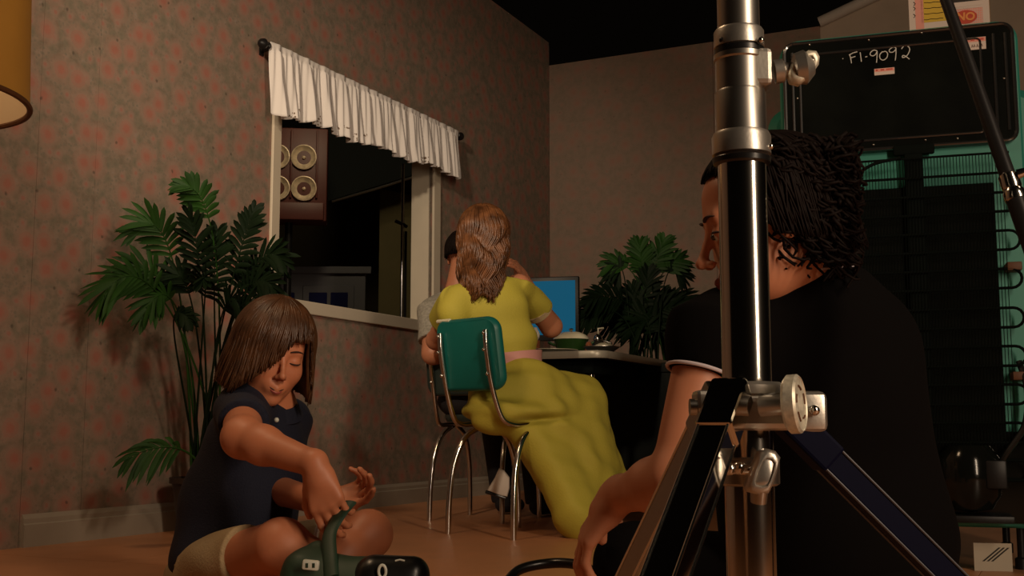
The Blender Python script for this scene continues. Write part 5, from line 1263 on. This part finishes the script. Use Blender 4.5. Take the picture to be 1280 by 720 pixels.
# compressor, over a black panel put in for the shadow there
MB().box((0.02, -0.004, 0.14), (x1f - 0.02, 0.012, 0.40), None, 0.003, 1).build('bay_shadow_panel', M['black_enamel'], fr, local=True)
q_ = fp(1222, 600, -0.05)
MB().lathe([(0, -0.10), (0.06, -0.09), (0.085, -0.05), (0.088, 0.05), (0.06, 0.09), (0, 0.10)], Matrix.Translation((q_.x - 0.02, -0.02, 0.27)), 28).build('compressor', M['black_enamel'], fr, local=True)
MB().box((q_.x - 0.13, -0.09, 0.145), (q_.x + 0.09, 0.05, 0.165), None, 0.004).build('compressor_tray', M['black_metal'], fr, local=True)
MB().box((q_.x + 0.02, -0.10, 0.24), (q_.x + 0.075, -0.04, 0.32), None, 0.006).build('relay_box', M['black_metal'], fr, local=True)
rail(spl([(x1f - 0.035, -0.03, 0.60), (x1f - 0.02, -0.05, 0.52), (x1f - 0.03, -0.05, 0.42), (q_.x + 0.08, -0.06, 0.34), (q_.x + 0.04, -0.05, 0.27)], 5), 0.009, M['rubber'], 'power_cable')
# printed carton standing on top of the cabinet, behind the panel
bx = thing('printed_carton', 'printed cardboard carton with yellow and pink face on top of the refrigerator', 'carton', Mf @ V((0.335, 0.14, 1.43)), FZ)
Mq = wm(bx).inverted()
def bq(px, py):
    c = V((0, 0, CAMH)); Mx = wm(bx); d = W(px, py, 1) - c; n = Mx.to_3x3() @ V((0, 1, 0)); tt = (Mx.translation - c).dot(n) / d.dot(n); q_ = Mq @ (c + d * tt); return q_
xa, xb = bq(1138, 20).x, bq(1238, 20).x; zt_b = bq(1180, -40).z
MB().box((xa, 0.0, 0), (xb, 0.09, zt_b), None, 0.001, 1).build('carton_box', M['card_brown'], bx, local=True)
def face(px0, py0, px1, py1, mt, nm, lay=1, parent=bx):
    a, b = bq(px0, py1), bq(px1, py0); return MB().box((a.x, -0.0006 * lay - 0.0004, a.z), (b.x, 0.0003, b.z)).build(nm, mt, parent, local=True)
face(1138, -40, 1234, 60, M['print_white'], 'printed_face', 1)
yf = face(1152, -40, 1189, 29, M['print_yellow'], 'yellow_field', 2); face(1146, -40, 1152, 60, M['print_pink'], 'pink_strip', 2)
m_ = MB()
for py in (-2, 4, 11, 18, 25):
    pts = [bq(1155 + k * 4, py - k * 0.35 + 0.4 * math.sin(k * 2.1 + py)) for k in range(7)]; m_.tube([(p.x, -0.0019, p.z) for p in pts], 0.0011, 4)
m_.build('print_lines', M['print_black'], bx, local=True)
face(1189, 9, 1228, 32, M['print_pink'], 'pink_field', 2)
m_ = MB()
for k in range(14):
    a, b = bq(1190 + k * 2.8, 9), bq(1190 + k * 2.8, 32); m_.box((a.x, -0.0020, b.z), (a.x + 0.0013, -0.0012, a.z))
for k in range(8):
    a = bq(1189, 10 + k * 2.9); b = bq(1228, 10); m_.box((a.x, -0.0020, a.z), (b.x, -0.0012, a.z + 0.0013))
m_.build('grid_print', M['print_white'], bx, local=True)
face(1189, -40, 1228, 4, M['print_black'], 'dark_field', 2)
ce = bq(1207, 21.5); MB().lathe([(0, -0.0010), (1, -0.0010), (1, 0.0010), (0, 0.0010)], Matrix.Translation((ce.x, -0.0022, ce.z)) @ Matrix.Rotation(math.pi / 2, 4, 'X') @ Matrix.Diagonal((0.0335, 0.022, 1, 1)), 32).build('red_oval', M['print_red'], bx, local=True)
tcu = bpy.data.curves.new('no_lettering', 'FONT'); tcu.body = 'NO'; tcu.size = 0.034; tcu.extrude = 0.0004; tcu.offset = 0.0012; tcu.align_x = 'CENTER'; tcu.align_y = 'CENTER'
to = bpy.data.objects.new('lettering_tmp', tcu); COL.objects.link(to); bpy.context.view_layer.update()
me = bpy.data.meshes.new_from_object(to.evaluated_get(bpy.context.evaluated_depsgraph_get())); bpy.data.objects.remove(to)
me.transform(Matrix.Translation((ce.x, -0.0042, ce.z)) @ Matrix.Rotation(math.radians(4), 4, 'Y') @ Matrix.Rotation(math.pi / 2, 4, 'X')); me.materials.clear()
link_mesh('lettering', me, M['print_orange'], bx, local=True, sharp=30)
m_ = MB()
for py in (-3, 5, 11, 20): p = bq(1143, py); m_.tube([(p.x - 0.003, -0.0014, p.z + 0.006), (p.x + 0.003, -0.0014, p.z), (p.x - 0.002, -0.0014, p.z - 0.006)], 0.0013, 5)
m_.build('side_print', M['print_black'], bx, local=True)
# striped paper card on the floor under the refrigerator
p = W(1241, 690, 3.15)
cd = thing('paper_card', 'pale folded card with dark diagonal stripes on the floor by the refrigerator', 'card', (W(1241, 690, 3.42).x, 3.42, 0), math.radians(-12))
hz = W(1241, 679, 3.42).z
MB().box((-0.052, 0, 0.0), (0.052, 0.004, hz)).build('card_face', M['paper'], cd, local=True)
for k in range(3): MB().loft([[(-0.03 + k * 0.012, y, hz * 0.35 + k * 0.0), (-0.024 + k * 0.012, y, hz * 0.35), (0.022 + k * 0.012, y, hz * 0.85), (0.016 + k * 0.012, y, hz * 0.85)] for y in (-0.0012, 0.0002)]).build('stripe', M['print_black'], cd, local=True)
MB().box((-0.052, 0.004, 0.0), (0.052, 0.05, 0.004)).build('card_flap', M['paper'], cd, local=True)

# ------------------------------------------------------------------ boom arm at the right, with silver ferrule
bA, bB = W(1172, -30, 1.45), W(1262, 226, 1.34)
dv = (bB - bA).normalized(); top = bA - dv * 0.55; tt = (0.012 - bB.z) / dv.z; bot = bB + dv * tt
bm_ = thing('boom_pole', 'black slanting boom pole with silver joint at the right frame edge', 'boom pole', (bot.x, bot.y, 0))
MB().tube([top, bA, bB], [0.0068, 0.0072, 0.0092], 16).build('upper_tube', M['black_metal'], bm_)
c = bB; MB().lathe([(0.0095, -0.008), (0.0115, -0.006), (0.0115, 0.008), (0.010, 0.012), (0.0125, 0.016), (0.0125, 0.026), (0.010, 0.030)], axisM(c, dv), 20).build('ferrule', M['chrome'], bm_)
MB().tube([c + V((0.006, -0.008, 0.006)), c + V((0.018, -0.014, 0.010))], [0.006, 0.004], 10).build('thumb_screw', M['chrome'], bm_)
MB().tube([bB + dv * 0.028, bot], 0.0115, 16).build('lower_tube', M['black_metal'], bm_)
MB().lathe([(0.0, -bot.z), (0.022, -bot.z), (0.022, 0.01), (0.012, 0.02)], Matrix.Translation(bot), 16).build('rubber_foot', M['rubber'], bm_)

# ------------------------------------------------------------------ green harness toy in the boy's lap, black case
def G(px, py, Y): return W(px, py, Y)
gh = thing('harness_bag', 'dark green rubber harness bag with pale oval snaps in the hands of the boy', 'bag', (G(410, 715, 2.18).x, 2.18, 0.02))
S = [cap(G(385, 714, 2.20), G(490, 724, 2.16), 0.036, 0.036, 0.03), cap(G(382, 740, 2.18), G(480, 750, 2.14), 0.05, 0.045, 0.03), cap(G(398, 690, 2.22), G(388, 712, 2.2), 0.022, 0.040, 0.03)]
sdf('bag_body', S, 0.0045, M['harness'], gh, folds(0.003, 50, 14))
MB().tube(spl([G(438, 628, 2.27), G(424, 645, 2.24), G(412, 668, 2.21), (G(412, 695, 2.165)), (G(414, 722, 2.13))], 6), 0.015, 12, squash=0.35).build('strap', M['harness'], gh)
p = G(389, 706, 2.128)
MB().box((-0.015, -0.010, -0.009), (0.015, 0.004, 0.009), Matrix.Translation(p) @ Matrix.Rotation(0.1, 4, 'Y'), 0.0035).build('snap', M['snap'], gh)
for dx in (-0.006, 0.006): MB().box((dx - 0.0022, -0.0112, -0.004), (dx + 0.0022, -0.009, 0.004), Matrix.Translation(p)).build('snap_slot', M['harness'], gh)
sdf_o = sdf('dark_cap', [cap(G(468, 717, 2.15), G(516, 716, 2.15), 0.034, 0.030, 0.02), cap(G(465, 745, 2.15), G(505, 748, 2.15), 0.045, k=0.03)], 0.004, M['rubber'], gh)
sdf_o['label'] = 'glossy black rounded end piece'
p = G(478, 714, 2.108)
MB().tube([p + V((0.0065 * math.cos(a), -0.002, 0.011 * math.sin(a))) for a in [2 * math.pi * k / 20 for k in range(21)]], 0.0026, 8, False).build('snap_ring', M['snap'], gh)
MB().tube([G(494, 701, 2.118), G(500, 699.5, 2.118), G(506, 701, 2.118)], 0.0016, 6).build('painted_glint', M['snap'], gh)  # pale arc painted as a glint on the black cap
# white sock cuff by the left knee of the boy
wh = MB(); 
# ------------------------------------------------------------------ black cable looping over the floor
m_ = MB()
cpts = [G(560, 800, 2.45), G(625, 735, 2.62), G(650, 712, 2.68), G(690, 704, 2.70), G(725, 707, 2.66), G(748, 722, 2.6), G(790, 780, 2.4)]
cpts = [V((p.x, p.y, max(p.z, 0.012))) for p in cpts]
m_.tube(spl(cpts, 8), 0.0115, 10)
tag(m_.build('black_cable', M['rubber']), 'thick black cable loop lying over the floor in the foreground', 'cable')
